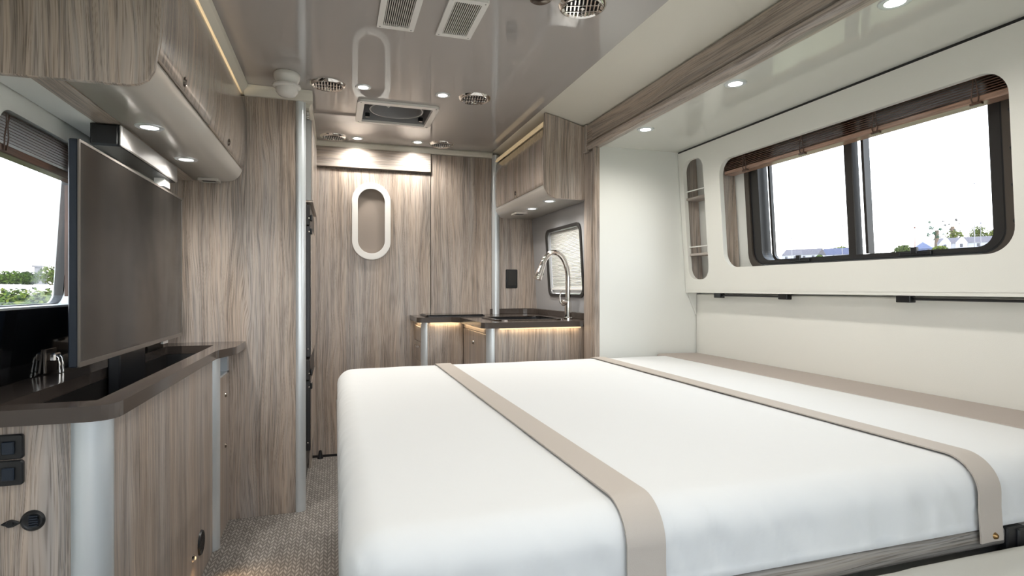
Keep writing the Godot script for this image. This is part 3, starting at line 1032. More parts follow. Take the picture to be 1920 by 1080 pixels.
func fridge_column() -> void:
	struct(put(MB.new(2).prism(poly([[-0.15, 1.90], [-0.118, 1.90], [-0.108, 1.925], [-0.106, 1.959], [-0.15, 1.959]]), XY(), -BACK, -2.833), "trim_6", M.cream), "cream moulding above the refrigerator column")
	struct(put(MB.new(1).box(-0.145, -0.132, 0.0, 1.90, 3.45, BACK), "wall_filler", M.wood), "narrow wooden filler beside the bathroom door")
	var mc := thing("microwave_cabinet", "grey sided wooden locker above the refrigerator", "cabinet", P(-0.37, 1.455, 3.13))
	put(MB.new(1).box(-0.64, -0.108, 1.465, 1.85, 2.852, 3.43, 0.002), "body", M.grey_metal, mc)
	put(MB.new(1).box(-0.108, -0.101, 1.465, 1.85, 2.852, 3.43, 0.0015), "door", M.wood, mc)
	put(MB.new(2).box(-0.64, -0.101, 1.457, 1.464, 2.852, 3.43), "underside", M.wood, mc)
	for k in 4:
		put(MB.new().box(-0.128, -0.118, 1.856 + k * 0.008, 1.860 + k * 0.008, 2.852, 2.875), "vent_slat", M.white_plastic, mc)
	var f := thing("refrigerator", "tall black refrigerator with wood faced doors beside the wardrobe", "refrigerator", P(-0.37, 0.0, 3.13))
	put(MB.new().box(-0.64, -0.136, 0.12, 1.452, 2.852, 3.44, 0.002), "body", M.fridge_black, f)
	put(MB.new().box(-0.64, -0.15, 0.0, 0.12, 2.852, 3.44), "plinth", M.fridge_black, f)
	for k in 2:
		var y0: float = [0.712, 0.262][k]
		var y1: float = [1.345, 0.60][k]
		var d := put(MB.new().box(-0.135, -0.112, y0, y1, 2.858, 3.43, 0.004), "door", M.fridge_black, f)
		put(MB.new(1, Vector2(0.4 * k, 0)).box(-0.112, -0.108, y0 + 0.01, y1 - 0.01, 2.866, 3.42, 0.001), "insert", M.wood, d)
		var hp := put(MB.new().box(-0.135, -0.114, y1 + 0.002, y1 + 0.10, 2.855, 3.43, 0.003), "control_panel", M.black_frame, f)
		for yy in [y1 + 0.035, y1 - 0.03]:
			put(MB.new().box(-0.114, -0.104, yy - 0.012, yy + 0.018, 2.86, 2.90, 0.003), "hinge", M.black_plastic, f)
			put(MB.new().lathe([Vector2(0, 0.004), Vector2(0.003, 0.003), Vector2(0.0045, 0)], spin(P(-0.119, yy, 2.854), Vector3.BACK), 10), "screw", M.chrome, f)
		put(MB.new().lathe([Vector2(0, 0.004), Vector2(0.003, 0.003), Vector2(0.0045, 0)], spin(P(-0.124, y0 + 0.04, 2.857), Vector3.BACK), 10), "screw", M.chrome, f)


func oval(cx: float, cy: float, hw: float, hh: float, n := 14) -> PackedVector2Array:
	return rrect(cx - hw, cy - hh, cx + hw, cy + hh, hw, n)


func rear_wall() -> void:
	var T := Transform3D(Basis.IDENTITY, Vector3(0, 0, -BACK))
	struct(put(MB.new(2).prism(poly([[-3.70, 1.922], [-3.645, 1.922], [-3.638, 1.932], [-3.636, 1.95], [-3.642, 1.9595], [-3.70, 1.9595]]), Transform3D(Basis(Vector3(0, 0, 1), Vector3(0, 1, 0), Vector3(-1, 0, 0)), Vector3.ZERO), -1.012, 0.131), "trim_7", M.cream), "cream moulding across the rear wall")
	struct(put(MB.new(0, Vector2(0.3, 1.1)).box(-0.131, 0.596, 1.799, 1.921, BACK - 0.02, BACK + 0.02, 0.0015), "wall_header", M.wood), "wooden header above the bathroom door")
	struct(put(MB.new().box(-0.131, 0.596, 1.78, 1.80, BACK + 0.02, BACK + 0.03), "trim_8", M.wood), "dark slot above the bathroom door")
	# door with an oval frosted window
	var d := Node3D.new()
	d.name = "door_1"
	add_child(d)
	d.position = P(0.23, 0.012, BACK)
	struct(d, "wooden bathroom door with an oval frosted window")
	var panel := MB.new(1, Vector2(0.7, 0.05))
	panel.ring(rect(-0.131, 0.012, 0.596, 1.786), oval(0.2205, 1.4685, 0.088, 0.21), T, -0.03, 0.0)
	put(panel, "panel", M.wood, d)
	var fr := MB.new()
	fr.ring(oval(0.2205, 1.4685, 0.119, 0.2445), oval(0.2205, 1.4685, 0.083, 0.204), T, 0.0, 0.010)
	fr.ring(oval(0.2205, 1.4685, 0.1165, 0.242), oval(0.2205, 1.4685, 0.0855, 0.2065), T, 0.010, 0.013)
	put(fr, "oval_frame", M.white_plastic, d)
	put(MB.new().prism(oval(0.2205, 1.4685, 0.0875, 0.2095), T, -0.02, -0.015), "pane", M.frosted, d)
	struct(put(MB.new(1, Vector2(0.15, 0.4)).box(0.601, 1.012, 0.0, 1.921, BACK, BACK + 0.02, 0.0015), "wall_rear_panel", M.wood), "wooden panel right of the bathroom door")
	struct(put(MB.new(1, Vector2(0.5, 0.15)).box(1.06, 1.40, 0.0, 1.95, BACK, BACK + 0.02), "wall_kitchen_end", M.wood), "wooden end panel of the galley")
	var q := [[1.012, BACK + 0.02]]
	for i in 13:
		var a := -PI + PI * i / 12
		q.append([1.037 + 0.025 * cos(a), BACK - 0.012 + 0.026 * sin(a)])
	q.append([1.062, BACK + 0.02])
	struct(put(MB.new().prism(poly(q), XD(), 0.0, 1.94, 0.0, true), "trim_9", M.aluminium), "rounded aluminium corner post by the galley")
	var st := MB.new()
	st.lathe([Vector2(0, 0.05), Vector2(0.008, 0.048), Vector2(0.011, 0.03), Vector2(0.016, 0.008), Vector2(0.018, 0)], spin(P(-0.086, 0.0, BACK - 0.03)), 18)
	tag(put(st, "door_stop", M.black_plastic), "small black door stop on the carpet in front of the bathroom door", "door stop")
	struct(put(MB.new(0).box(-0.131, 0.47, 0.0, 0.010, BACK - 0.01, BACK + 0.02), "trim_10", M.black_plastic), "dark threshold under the bathroom door")


func kitchen() -> void:
	# ---- overhead cabinet
	var c := thing("overhead_cabinet", "wooden galley wall cabinet with a curved door above the sink", "cabinet", P(1.16, 1.5, 3.2))
	var face := [[1.030, 1.918], [1.026, 1.87], [1.022, 1.80], [1.0205, 1.73], [1.0205, 1.66], [1.024, 1.60], [1.026, 1.580], [1.034, 1.556], [1.048, 1.533], [1.066, 1.518], [1.09, 1.51]]
	var e := face + [[1.299, 1.508], [1.276, 1.885], [1.25, 1.893], [1.10, 1.935], [1.03, 1.948]]
	put(MB.new(1, Vector2(0.42, 0.40)).prism(poly(e), XY(), -2.714, -2.698, 0.0015), "end_panel", M.wood, c)
	var door := []
	for i in range(1, 7):
		door.append([face[i][0] + 0.006, face[i][1] - (0.0 if i < 6 else -0.006)])
	for i in range(6, 0, -1):
		door.append([face[i][0] + 0.022, face[i][1]])
	var dr := put(MB.new(1, Vector2(0.05, 0.2)).prism(poly(door), XY(), -3.625, -2.716, 0.0015, true), "door", M.lacquered_wood, c)
	put(MB.new().lathe([Vector2(0, 0.006), Vector2(0.006, 0.006), Vector2(0.008, 0.003), Vector2(0.0125, 0.004), Vector2(0.014, 0.0)], spin(P(1.030, 1.612, 3.19), Vector3.LEFT), 16), "lock", M.dark_chrome, dr)
	put(MB.new(1).box(1.05, 1.274, 1.60, 1.875, 2.716, 3.655), "carcass", M.wood, c)
	var sh := [[1.0285, 1.578], [1.033, 1.560], [1.046, 1.540], [1.064, 1.526], [1.09, 1.519], [1.297, 1.517], [1.297, 1.527], [1.09, 1.528], [1.07, 1.535], [1.054, 1.548], [1.045, 1.566], [1.045, 1.578]]
	put(MB.new(2).prism(poly(sh), XY(), -3.655, -2.716, 0.0, true), "bottom_shell", M.shell, c)
	put(MB.new(1).box(1.026, 1.05, 1.56, 1.89, 3.63, 3.657), "end_filler", M.wood, c)
	var led := put(MB.new(2).prism(poly([[1.020, 1.886], [1.036, 1.886], [1.036, 1.908], [1.030, 1.908]]), XY(), -3.60, -2.72), "light_strip", M.edge_glow)  # no lamp: pale cabinet edge, its warm light painted as a faint glow
	tag(led, "pale top edge of the galley wall cabinet with a painted warm glow", "light strip")
	downlight(P(1.114, 1.5195, 2.85), "recessed puck light under the galley cabinet, nearer of the two above the sink", "lights under the galley cabinet", 0.028, 0.20)
	downlight(P(1.121, 1.5195, 3.153), "recessed puck light under the galley cabinet, farther of the two above the sink", "lights under the galley cabinet", 0.028, 0.20)
	var sv := thing("air_vent", "small flat vent at the far end under the galley cabinet", "vent", P(1.115, 1.512, 3.36))
	put(MB.new().ring(rrect(1.075, 3.32, 1.155, 3.42, 0.006, 3), rrect(1.086, 3.334, 1.144, 3.406, 0.002, 1), XD(), 1.509, 1.519), "frame", M.shell, sv)
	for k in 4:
		put(MB.new().box(1.086, 1.144, 1.5115, 1.517, 3.338 + k * 0.018, 3.349 + k * 0.018, 0.001), "louvre", M.black_plastic, sv)  # near-black inserts stand in for the shade inside the vent opening

	# ---- window with pleated blind
	var R := DY(-0.06, 1.32, 1.2)
	var w := Node3D.new()
	w.name = "window_6"
	add_child(w)
	w.position = P(1.33, 1.0, 3.13)
	struct(w, "small galley window")
	put(MB.new().ring(rrect(2.858, 0.990, 3.402, 1.417, 0.05), rrect(2.876, 1.009, 3.384, 1.398, 0.042), R, -0.008, 0.002), "frame", M.black_frame, w)
	put(MB.new().prism(rrect(2.868, 1.0, 3.392, 1.406, 0.04), R, 0.06, 0.064), "pane", M.glass, w)
	var bl := thing("roller_blind", "white pleated blind closing the small galley window", "blind", P(1.34, 1.0, 3.13))
	var rows := [[], []]
	var n := 84
	for i in n + 1:
		var y := 1.045 + (1.40 - 1.045) * i / n
		var x := 1.32 - 0.06 * (y - 1.2) + (0.018 if i % 2 == 0 else 0.024)
		rows[0].append(P(x, y, 2.876))
		rows[1].append(P(x, y, 3.384))
	var pl := MB.new()
	for i in n:
		pl.quad(rows[0][i], rows[0][i + 1], rows[1][i + 1], rows[1][i])
	put(pl, "pleats", M.blind_white, bl)
	put(MB.new().prism(rect(2.876, 1.030, 3.384, 1.046), R, 0.012, 0.03, 0.003), "bottom_bar", M.white_plastic, bl)
	put(MB.new().prism(rect(2.88, 1.0115, 3.38, 1.03), R, 0.024, 0.027), "lower_pleat", M.blind_white, bl)

	# ---- worktop
	var kt := thing("galley_worktop", "dark glossy stepped galley worktop around the sink", "worktop", P(0.95, 0.84, 3.2))
	var out_ := soften(poly([[0.708, 2.728], [1.256, 2.728], [1.256, 2.7285], [1.336, 2.7285], [1.336, 3.658], [0.462, 3.658], [0.462, 3.30], [0.69, 3.30], [0.708, 3.27]]), {0: 0.03, 6: 0.03, 7: 0.02})
	var hole := rrect(0.83, 2.86, 1.19, 3.20, 0.05, 5)
	# split so that each plate is star-shaped about its hole
	var sl := MB.new(2)
	sl.ring(soften(poly([[0.706, 2.728], [1.256, 2.728], [1.256, 2.722], [1.336, 2.722], [1.336, 3.31], [0.706, 3.31]]), {0: 0.03}), hole, XD(), 0.84, 0.87)
	sl.prism(soften(poly([[0.462, 3.31], [1.336, 3.31], [1.336, 3.658], [0.462, 3.658]]), {0: 0.035}), XD(), 0.84, 0.87)
	sl.prism(poly([[0.665, 3.31], [0.706, 3.26], [0.706, 3.31]]), XD(), 0.84, 0.87)
	put(sl, "slab", M.worktop, kt)
	var up := MB.new(2)
	up.prism(soften(poly([[1.318, 2.73], [1.334, 2.73], [1.334, 3.656], [1.0, 3.656], [1.0, 3.640], [1.300, 3.640]]), {5: 0.10}), XD(), 0.87, 0.905, 0.002)
	put(up, "upstand", M.worktop, kt)
	# ---- sink
	var sk := thing("sink", "dark recessed galley sink with a polished rim", "sink", P(1.01, 0.72, 3.03))
	put(MB.new().ring(rrect(0.815, 2.845, 1.205, 3.215, 0.06, 6), rrect(0.84, 2.87, 1.18, 3.19, 0.045, 6), XD(), 0.8702, 0.876), "rim", M.dark_chrome, sk)
	var bs := MB.new()
	bs.ring(rrect(0.831, 2.861, 1.189, 3.199, 0.05, 5), rrect(0.84, 2.87, 1.18, 3.19, 0.045, 6), XD(), 0.72, 0.8702)
	bs.prism(rrect(0.831, 2.861, 1.189, 3.199, 0.05, 5), XD(), 0.712, 0.72)
	put(bs, "basin", M.black_plastic, sk)
	# ---- hob cover
	var hb := thing("cooktop", "flat black glass cooktop on the left part of the galley worktop", "cooktop", P(0.68, 0.87, 3.5))
	put(MB.new().prism(rrect(0.53, 3.37, 0.885, 3.63, 0.02, 4), XD(), 0.8702, 0.882, 0.003), "glass_top", M.black_gloss, hb)
	put(MB.new().ring(rrect(0.522, 3.362, 0.893, 3.638, 0.025, 4), rrect(0.5305, 3.3705, 0.8845, 3.6295, 0.02, 4), XD(), 0.8702, 0.876), "rim", M.black_plastic, hb)

	# ---- base cabinets
	var b := thing("galley_cabinet", "wooden galley base cabinet with aluminium corner post under the sink", "cabinet", P(1.0, 0, 3.0))
	put(MB.new(1, Vector2(0.8, 0.4)).box(0.775, 1.33, 0.0, 0.838, 2.752, 2.762), "front_panel", M.wood, b)
	put(MB.new(1, Vector2(0.1, 0.4)).box(0.742, 0.752, 0.0, 0.805, 2.79, 3.318, 0.0015), "door", M.wood, b)
	put(MB.new(2, Vector2(0.1, 0.4)).box(0.742, 0.752, 0.808, 0.838, 2.79, 3.318), "top_rail", M.wood, b)
	put(MB.new().lathe([Vector2(0, 0.008), Vector2(0.008, 0.007), Vector2(0.012, 0.0)], spin(P(0.741, 0.74, 3.06), Vector3.LEFT), 14), "lock", M.nickel, b)
	var q := [[0.775, 2.795], [0.742, 2.795]]
	for i in 11:
		var a := -PI + PI / 2 * i / 10
		q.append([0.772 + 0.030 * cos(a), 2.782 + 0.032 * sin(a)])
	q.append([0.778, 2.75])
	put(MB.new().prism(poly(q), XD(), 0.0, 0.8385, 0.0, true), "corner_post", M.aluminium, b)
	put(MB.new().box(0.754, 1.30, 0.0, 0.70, 2.80, 3.64), "carcass", M.wood, b)
	var b2 := thing("galley_drawer_cabinet", "narrow wooden galley cabinet with drawers under the cooktop", "cabinet", P(0.62, 0, 3.5))
	put(MB.new(1, Vector2(0.25, 0.1)).box(0.525, 0.741, 0.0, 0.838, 3.33, 3.34), "front_panel", M.wood, b2)
	q = [[0.525, 3.372], [0.492, 3.372]]
	for i in 11:
		var a := -PI + PI / 2 * i / 10
		q.append([0.522 + 0.030 * cos(a), 3.36 + 0.032 * sin(a)])
	q.append([0.526, 3.328])
	put(MB.new().prism(poly(q), XD(), 0.0, 0.8385, 0.0, true), "corner_post", M.aluminium, b2)
	var ys := [0.81, 0.715, 0.60, 0.02]
	for k in 3:
		var fr := put(MB.new(1, Vector2(0.3 * k, 0.2)).box(0.490, 0.50, ys[k + 1] + 0.003, ys[k], 3.374, 3.655, 0.0015), "drawer_front" if k < 2 else "door", M.wood if k == 0 else M.wood, b2)
		if k == 1:
			put(MB.new().tube([P(0.476, 0.69, 3.40), P(0.476, 0.69, 3.52)], 0.006, 10), "handle", M.nickel, fr)
			put(MB.new().box(0.478, 0.49, 0.685, 0.695, 3.41, 3.42), "handle_foot", M.nickel, fr)
	put(MB.new().box(0.502, 0.74, 0.0, 0.835, 3.376, 3.65), "carcass", M.wood, b2)
	# ---- warm strips under the worktop
	var s1 := put(MB.new(0).box(0.80, 1.25, 0.8335, 0.8395, 2.736, 2.742), "light_strip", M.led_warm)
	tag(s1, "warm light strip under the front edge of the galley worktop by the sink", "light strip")
	area(P(1.02, 0.831, 2.738), Vector3(0, -0.8, -0.6), Vector2(0.44, 0.008), 0.007, s1)
	var s2 := put(MB.new(0).box(0.54, 0.72, 0.8335, 0.8395, 3.314, 3.320), "light_strip", M.led_warm)
	tag(s2, "warm light strip under the worktop edge below the cooktop", "light strip")
	area(P(0.63, 0.831, 3.316), Vector3(0, -0.8, -0.6), Vector2(0.18, 0.008), 0.005, s2)
	var s3 := put(MB.new(2).box(0.724, 0.730, 0.8335, 0.8395, 2.82, 3.28), "light_strip", M.led_warm)
	tag(s3, "warm light strip under the side edge of the galley worktop", "light strip")
	area(P(0.727, 0.831, 3.05), Vector3(0.6, -0.8, 0), Vector2(0.44, 0.008), 0.007, s3)
	var s4 := put(MB.new(2).box(0.476, 0.482, 0.8335, 0.8395, 3.39, 3.62), "light_strip", M.led_warm)
	tag(s4, "warm light strip above the galley drawers facing the bathroom door", "light strip")
	area(P(0.479, 0.831, 3.5), Vector3(0.6, -0.8, 0), Vector2(0.22, 0.008), 0.006, s4)

	# ---- faucet
	var f := thing("faucet", "tall arched chrome pull-down faucet beside the galley window", "faucet", P(1.26, 0.87, 2.93))
	var D := 2.93
	put(MB.new().lathe([Vector2(0, 0.10), Vector2(0.019, 0.10), Vector2(0.020, 0.06), Vector2(0.020, 0.012), Vector2(0.027, 0.006), Vector2(0.027, 0)], spin(P(1.26, 0.8702, D)), 24), "base", M.chrome, f)
	var pts := [P(1.26, 0.965, D), P(1.26, 1.03, D), P(1.2605, 1.10, D)]
	for i in range(1, 15):
		var a := PI * 0.86 * i / 14
		pts.append(P(1.1765 + 0.084 * cos(a), 1.10 + 0.145 * sin(a) if a < PI / 2 else 1.10 + 0.145 * sin(a), D))
	put(MB.new().tube(pts, 0.0150, 20), "neck", M.chrome, f)
	var e0: Vector3 = pts[pts.size() - 1]
	put(MB.new().tube([e0 + Vector3(0.006, 0.018, 0), e0, e0 + Vector3(-0.012, -0.03, 0), e0 + Vector3(-0.026, -0.066, 0), e0 + Vector3(-0.027, -0.069, 0)], [0.0165, 0.0175, 0.0205, 0.0235, 0.020], 20), "spray_head", M.chrome, f)
	var bt := MB.new()
	bt.box(e0.x + 0.002, e0.x + 0.010, e0.y - 0.045, e0.y - 0.028, D - 0.006, D + 0.006, 0.002)
	put(bt, "spray_button", M.black_plastic, f)
	put(MB.new().tube([P(1.268, 0.962, D), P(1.235, 0.962, D), P(1.222, 0.962, D)], [0.017, 0.0175, 0.016], 16), "valve", M.chrome, f)
	put(MB.new().tube([P(1.218, 0.962, D), P(1.212, 0.972, D), P(1.210, 1.0, D), P(1.217, 1.022, D), P(1.224, 1.028, D)], [0.008, 0.0065, 0.0045, 0.0045, 0.004], 10), "lever", M.chrome, f)
	# ---- socket
	var so := thing("wall_socket", "black wall socket plate on the wooden galley end panel", "socket", P(1.152, 1.045, BACK))
	put(MB.new().prism(rrect(1.112, 1.045, 1.195, 1.172, 0.006, 3), XY(), -BACK + 0.0, -BACK + 0.008, 0.002), "plate", M.black_plastic, so)
	put(MB.new().prism(rrect(1.126, 1.06, 1.181, 1.157, 0.004, 3), XY(), -BACK + 0.008, -BACK + 0.010, 0.001), "insert", M.black_frame, so)


func area(at: Vector3, dir: Vector3, size: Vector2, energy: float, parent: Node) -> void:
	var l := AreaLight3D.new()
	l.name = "strip_light"
	l.area_size = size
	l.light_color = Color(1.0, 0.88, 0.70)
	l.light_energy = energy
	l.shadow_enabled = true
	parent.add_child(l, true)
	l.position = at
	var up := Vector3.UP if absf(dir.normalized().y) < 0.95 else Vector3.RIGHT
	l.basis = Basis.looking_at(dir, up)
	if absf(dir.x) > 0.01 or size.x < size.y:
		pass


# ---------------------------------------------------------------- bed
const MX0 := 0.006
const MX1 := 1.612
const MD0 := 0.775
const MD1 := 2.555
const MY0 := 0.568
const MY1 := 0.70

func mattress_point(p: Vector3, r: float) -> Vector3:
	var lo := Vector3(MX0 + r, MY0, -MD1 + r)
	var hi := Vector3(MX1, MY1 - r, -MD0 - r)
	var q := p.clamp(lo, hi)
	if p.distance_to(q) < 1e-6:
		return p
	return q + (p - q).normalized() * r

func bed() -> void:
	var r := 0.062
	var nz := noise(21, 1.0, 2)
	var st := SurfaceTool.new()
	st.begin(Mesh.PRIMITIVE_TRIANGLES)
	st.set_smooth_group(0)
	var lo := P(MX0, MY0, MD1)
	var hi := P(MX1, MY1, MD0)
	var res := [140, 14, 150]
	for k in 3:
		var u := (k + 1) % 3
		var v := (k + 2) % 3
		for s in 2:
			var nu: int = res[u]
			var nv: int = res[v]
			var g := []
			for i in nu + 1:
				var row := []
				for j in nv + 1:
					var p := Vector3.ZERO
					p[k] = hi[k] if s else lo[k]
					p[u] = lerpf(lo[u], hi[u], float(i) / nu)
					p[v] = lerpf(lo[v], hi[v], float(j) / nv)
					var m := mattress_point(p, r)
					# gathered folds on the hanging front and left sides, soft waves on top
					var front := clampf((m.z + MD0 + 0.09) / 0.08, 0, 1)
					var left := clampf((MX0 + 0.10 - m.x) / 0.08, 0, 1)
					var down := clampf((MY1 + 0.004 - m.y) / 0.09, 0, 1)
					var fold := absf(nz.get_noise_3d(m.x * 13.0 + m.y * 6.0, m.y * 2.5, 0.0)) * front + absf(nz.get_noise_3d(m.z * 11.0, m.y * 2.5, 9.0)) * left
					var deep := 0.014 * fold * down + 0.0025 * (0.5 + 0.5 * nz.get_noise_3d(m.x * 3.0 + m.z * 1.5, 2.0, m.z * 2.0)) + 0.0035 * absf(nz.get_noise_3d(m.x * 5.0, 3.0, m.z * 5.0)) * maxf(front, left)
					var n := Vector3(-left * down, 1.0 - maxf(front, left) * down, front * down)
					if p.y > MY0 + 1e-5:
						m -= n.normalized() * deep
					# corner tuck
					var cx := exp(-pow((m.x - MX0 - 0.035) / 0.012, 2)) * front * down
					m.z -= 0.014 * cx
					row.append(m)
				g.append(row)
			for i in nu:
				for j in nv:
					var a: Vector3 = g[i][j]
					var b: Vector3 = g[i + 1][j]
					var c: Vector3 = g[i + 1][j + 1]
					var e: Vector3 = g[i][j + 1]
					var order := [a, c, b, a, e, c] if s else [a, b, c, a, c, e]
					for p in order:
						st.set_uv(Vector2(p.x + p.y, p.z + p.y))
						st.add_vertex(p)
	st.index()
	st.generate_normals()
	st.generate_tangents()
	var o := MeshInstance3D.new()
	o.mesh = st.commit()
	o.mesh.surface_set_material(0, M.sheet)
	o.name = "mattress"
	add_child(o)
	tag(o, "large mattress in a smooth white fitted sheet lying in the slide-out", "mattress")

	# straps over the mattress, buckled to the frame
	for k in 2:
		var x0: float = [0.430, 1.203][k]
		var t := thing("bed_strap", ["beige leather strap over the middle of the white mattress", "beige leather strap over the white mattress nearer the window wall"][k], "strap", P(x0 + 0.035, 0.55, 1.6), "straps over the mattress")
		var path := []
		var g := 0.0035
		path.append(Vector2(MD0 - g - 0.004, 0.545))
		path.append(Vector2(MD0 - g - 0.002, 0.58))
		path.append(Vector2(MD0 - g, 0.61))
		for i in 13:
			var a := PI - PI / 2 * i / 12
			path.append(Vector2(MD0 + r + (r + g) * cos(a), MY1 - r + (r + g) * sin(a)))
		for i in range(1, 20):
			path.append(Vector2(lerpf(MD0 + r, MD1 - r, i / 20.0), MY1 + g))
		for i in 9:
			var a := PI / 2 - PI / 2 * i / 8
			path.append(Vector2(MD1 - r + (r + g) * cos(a), MY1 - r + (r + g) * sin(a)))
		path.append(Vector2(MD1 + g, 0.56))
		var wd: float = [0.068, 0.062][k]
		var top := []
		var bot := []
		for i in path.size():
			var e: Vector2 = (path[mini(i + 1, path.size() - 1)] - path[maxi(i - 1, 0)]).normalized()
			var n := Vector2(-e.y, e.x)
			var q: Vector2 = path[i] + n * 0.0025
			var q2: Vector2 = path[i] - n * 0.0005
			top.append([P(x0, q.y, q.x), P(x0 + wd * 0.5, q.y + 0.0006, q.x), P(x0 + wd, q.y, q.x)])
			bot.append([P(x0, q2.y, q2.x), P(x0 + wd, q2.y, q2.x)])
		var mb := MB.new()
		var rt := top.duplicate()
		rt.reverse()
		mb.sheet(rt)
		for i in path.size() - 1:
			mb.quad(top[i][0], top[i + 1][0], bot[i + 1][0], bot[i][0])
			mb.quad(bot[i][1], bot[i + 1][1], top[i + 1][2], top[i][2])
			mb.quad(bot[i][0], bot[i + 1][0], bot[i + 1][1], bot[i][1])
		put(mb, "band", M.strap, t)
		put(MB.new().lathe([Vector2(0, 0.006), Vector2(0.004, 0.005), Vector2(0.007, 0.0)], spin(P(x0 + wd * 0.62, 0.556, MD0 - 0.009), Vector3.BACK), 14), "stud", M.brass, t)

	# strip of taupe upholstery between mattress and padded wall
	var hb := MB.new(2)
	hb.prism(soften(poly([[MX1 + 0.003, 0.57], [1.866, 0.57], [1.866, 0.697], [MX1 + 0.003, 0.700]]), {2: 0.01, 3: 0.012}), XY(), -2.58, -0.60, 0.004, false)
	hb.prism(poly([[1.63, 0.55], [1.86, 0.55], [1.86, 0.57], [1.63, 0.57]]), XY(), -2.5, -0.65)
	tag(put(hb, "bolster", M.taupe), "flat taupe upholstered strip between the white mattress and the padded wall", "bolster")

	# frame
	var f := thing("folding_bed", "grey wood grain folding bed base under the white mattress", "bed", P(0.8, 0, 1.66))
	put(MB.new(0).box(0.03, 1.54, 0.545, 0.5675, 0.80, 2.53, 0.002), "platform", M.black_frame, f)
	var rail := soften(poly([[-0.81, 0.528], [-0.776, 0.528], [-0.776, 0.563], [-0.81, 0.563]]), {1: 0.008, 2: 0.008})
	var RT := Transform3D(Basis(Vector3(0, 0, 1), Vector3(0, 1, 0), Vector3(-1, 0, 0)), Vector3.ZERO)
	put(MB.new(0, Vector2(0.2, 0.2)).prism(rail, RT, -1.54, -0.03, 0.002), "front_rail", M.bed_rail, f)
	put(MB.new(0).box(0.03, 1.54, 0.528, 0.545, 2.50, 2.53, 0.002), "rear_rail", M.bed_rail, f)
	put(MB.new(2).box(0.03, 0.05, 0.528, 0.545, 0.81, 2.50, 0.002), "side_rail", M.bed_rail, f)
	for dd in [0.95, 2.40]:
		put(MB.new().box(0.12, 0.16, 0.0, 0.545, dd, dd + 0.04, 0.003), "leg", M.black_plastic, f)
	var hg := MB.new()
	hg.box(1.285, 1.335, 0.50, 0.564, 0.770, 0.79, 0.003)
	hg.box(1.31, 1.42, 0.52, 0.560, 0.765, 0.785, 0.003)
	put(hg, "hinge", M.black_plastic, f)

	# sofa under and before the bed
	var s := thing("sofa", "pale grey leather sofa seat partly under the bed at the lower right", "sofa", P(1.3, 0, 1.2))
	put(MB.new().box(0.70, 1.86, 0.0, 0.36, 0.24, 2.5, 0.004), "base", M.seat_leather, s)
	put(cushion(0.80, 1.62, 0.37, 0.540, 0.25, 0.763, 0.024, 3), "seat_cushion", M.seat_leather, s)
	put(cushion(0.80, 1.62, 0.37, 0.50, 0.80, 2.45, 0.045, 4), "seat_cushion", M.seat_leather, s)


func cushion(x0: float, x1: float, y0: float, y1: float, d0: float, d1: float, r: float, seed_: int) -> MB:
	var mb := MB.new()
	var nz := noise(seed_, 1.0, 2)
	var lo := P(x0, y0, d1)
	var hi := P(x1, y1, d0)
	var cl := lo + Vector3(r, r, r)
	var ch := hi - Vector3(r, r, r)
	var n := 24
	for k in 3:
		var u := (k + 1) % 3
		var v := (k + 2) % 3
		for s in 2:
			var g := []
			for i in n + 1:
				var row := []
				for j in n + 1:
					var p := Vector3.ZERO
					p[k] = hi[k] if s else lo[k]
					p[u] = lerpf(lo[u], hi[u], 0.5 - 0.5 * cos(PI * i / n))
					p[v] = lerpf(lo[v], hi[v], 0.5 - 0.5 * cos(PI * j / n))
					var q := p.clamp(cl, ch)
					var m := q + (p - q).normalized() * r
					m.y -= 0.004 * absf(nz.get_noise_2d(m.x * 6.0, m.z * 6.0))
					row.append(m)
				g.append(row)
			if not s:
				g.reverse()
			mb.sheet(g)
	return mb


# ---------------------------------------------------------------- ceiling fittings
var lamp0: Node3D

func downlight(at: Vector3, label: String, group: String, r := 0.03, energy := 0.5) -> Node3D:
	var t := thing("downlight", label, "light", at, group)
	put(MB.new().lathe([Vector2(r * 0.78, 0.002), Vector2(r * 0.80, -0.003), Vector2(r, -0.0045), Vector2(r * 1.22, -0.003), Vector2(r * 1.28, 0.0)], spin(Vector3.ZERO), 28), "trim_ring", M.aluminium, t, false)
	put(MB.new().lathe([Vector2(0, -0.0015), Vector2(r * 0.8, -0.0012)], spin(Vector3.ZERO), 24), "lamp_lens", M.lamp_lens, t, false)
	spot(Vector3(0, -0.008, 0), t, energy, 80.0, Vector3.DOWN, Color(1.0, 0.985, 0.955), r)
	return t

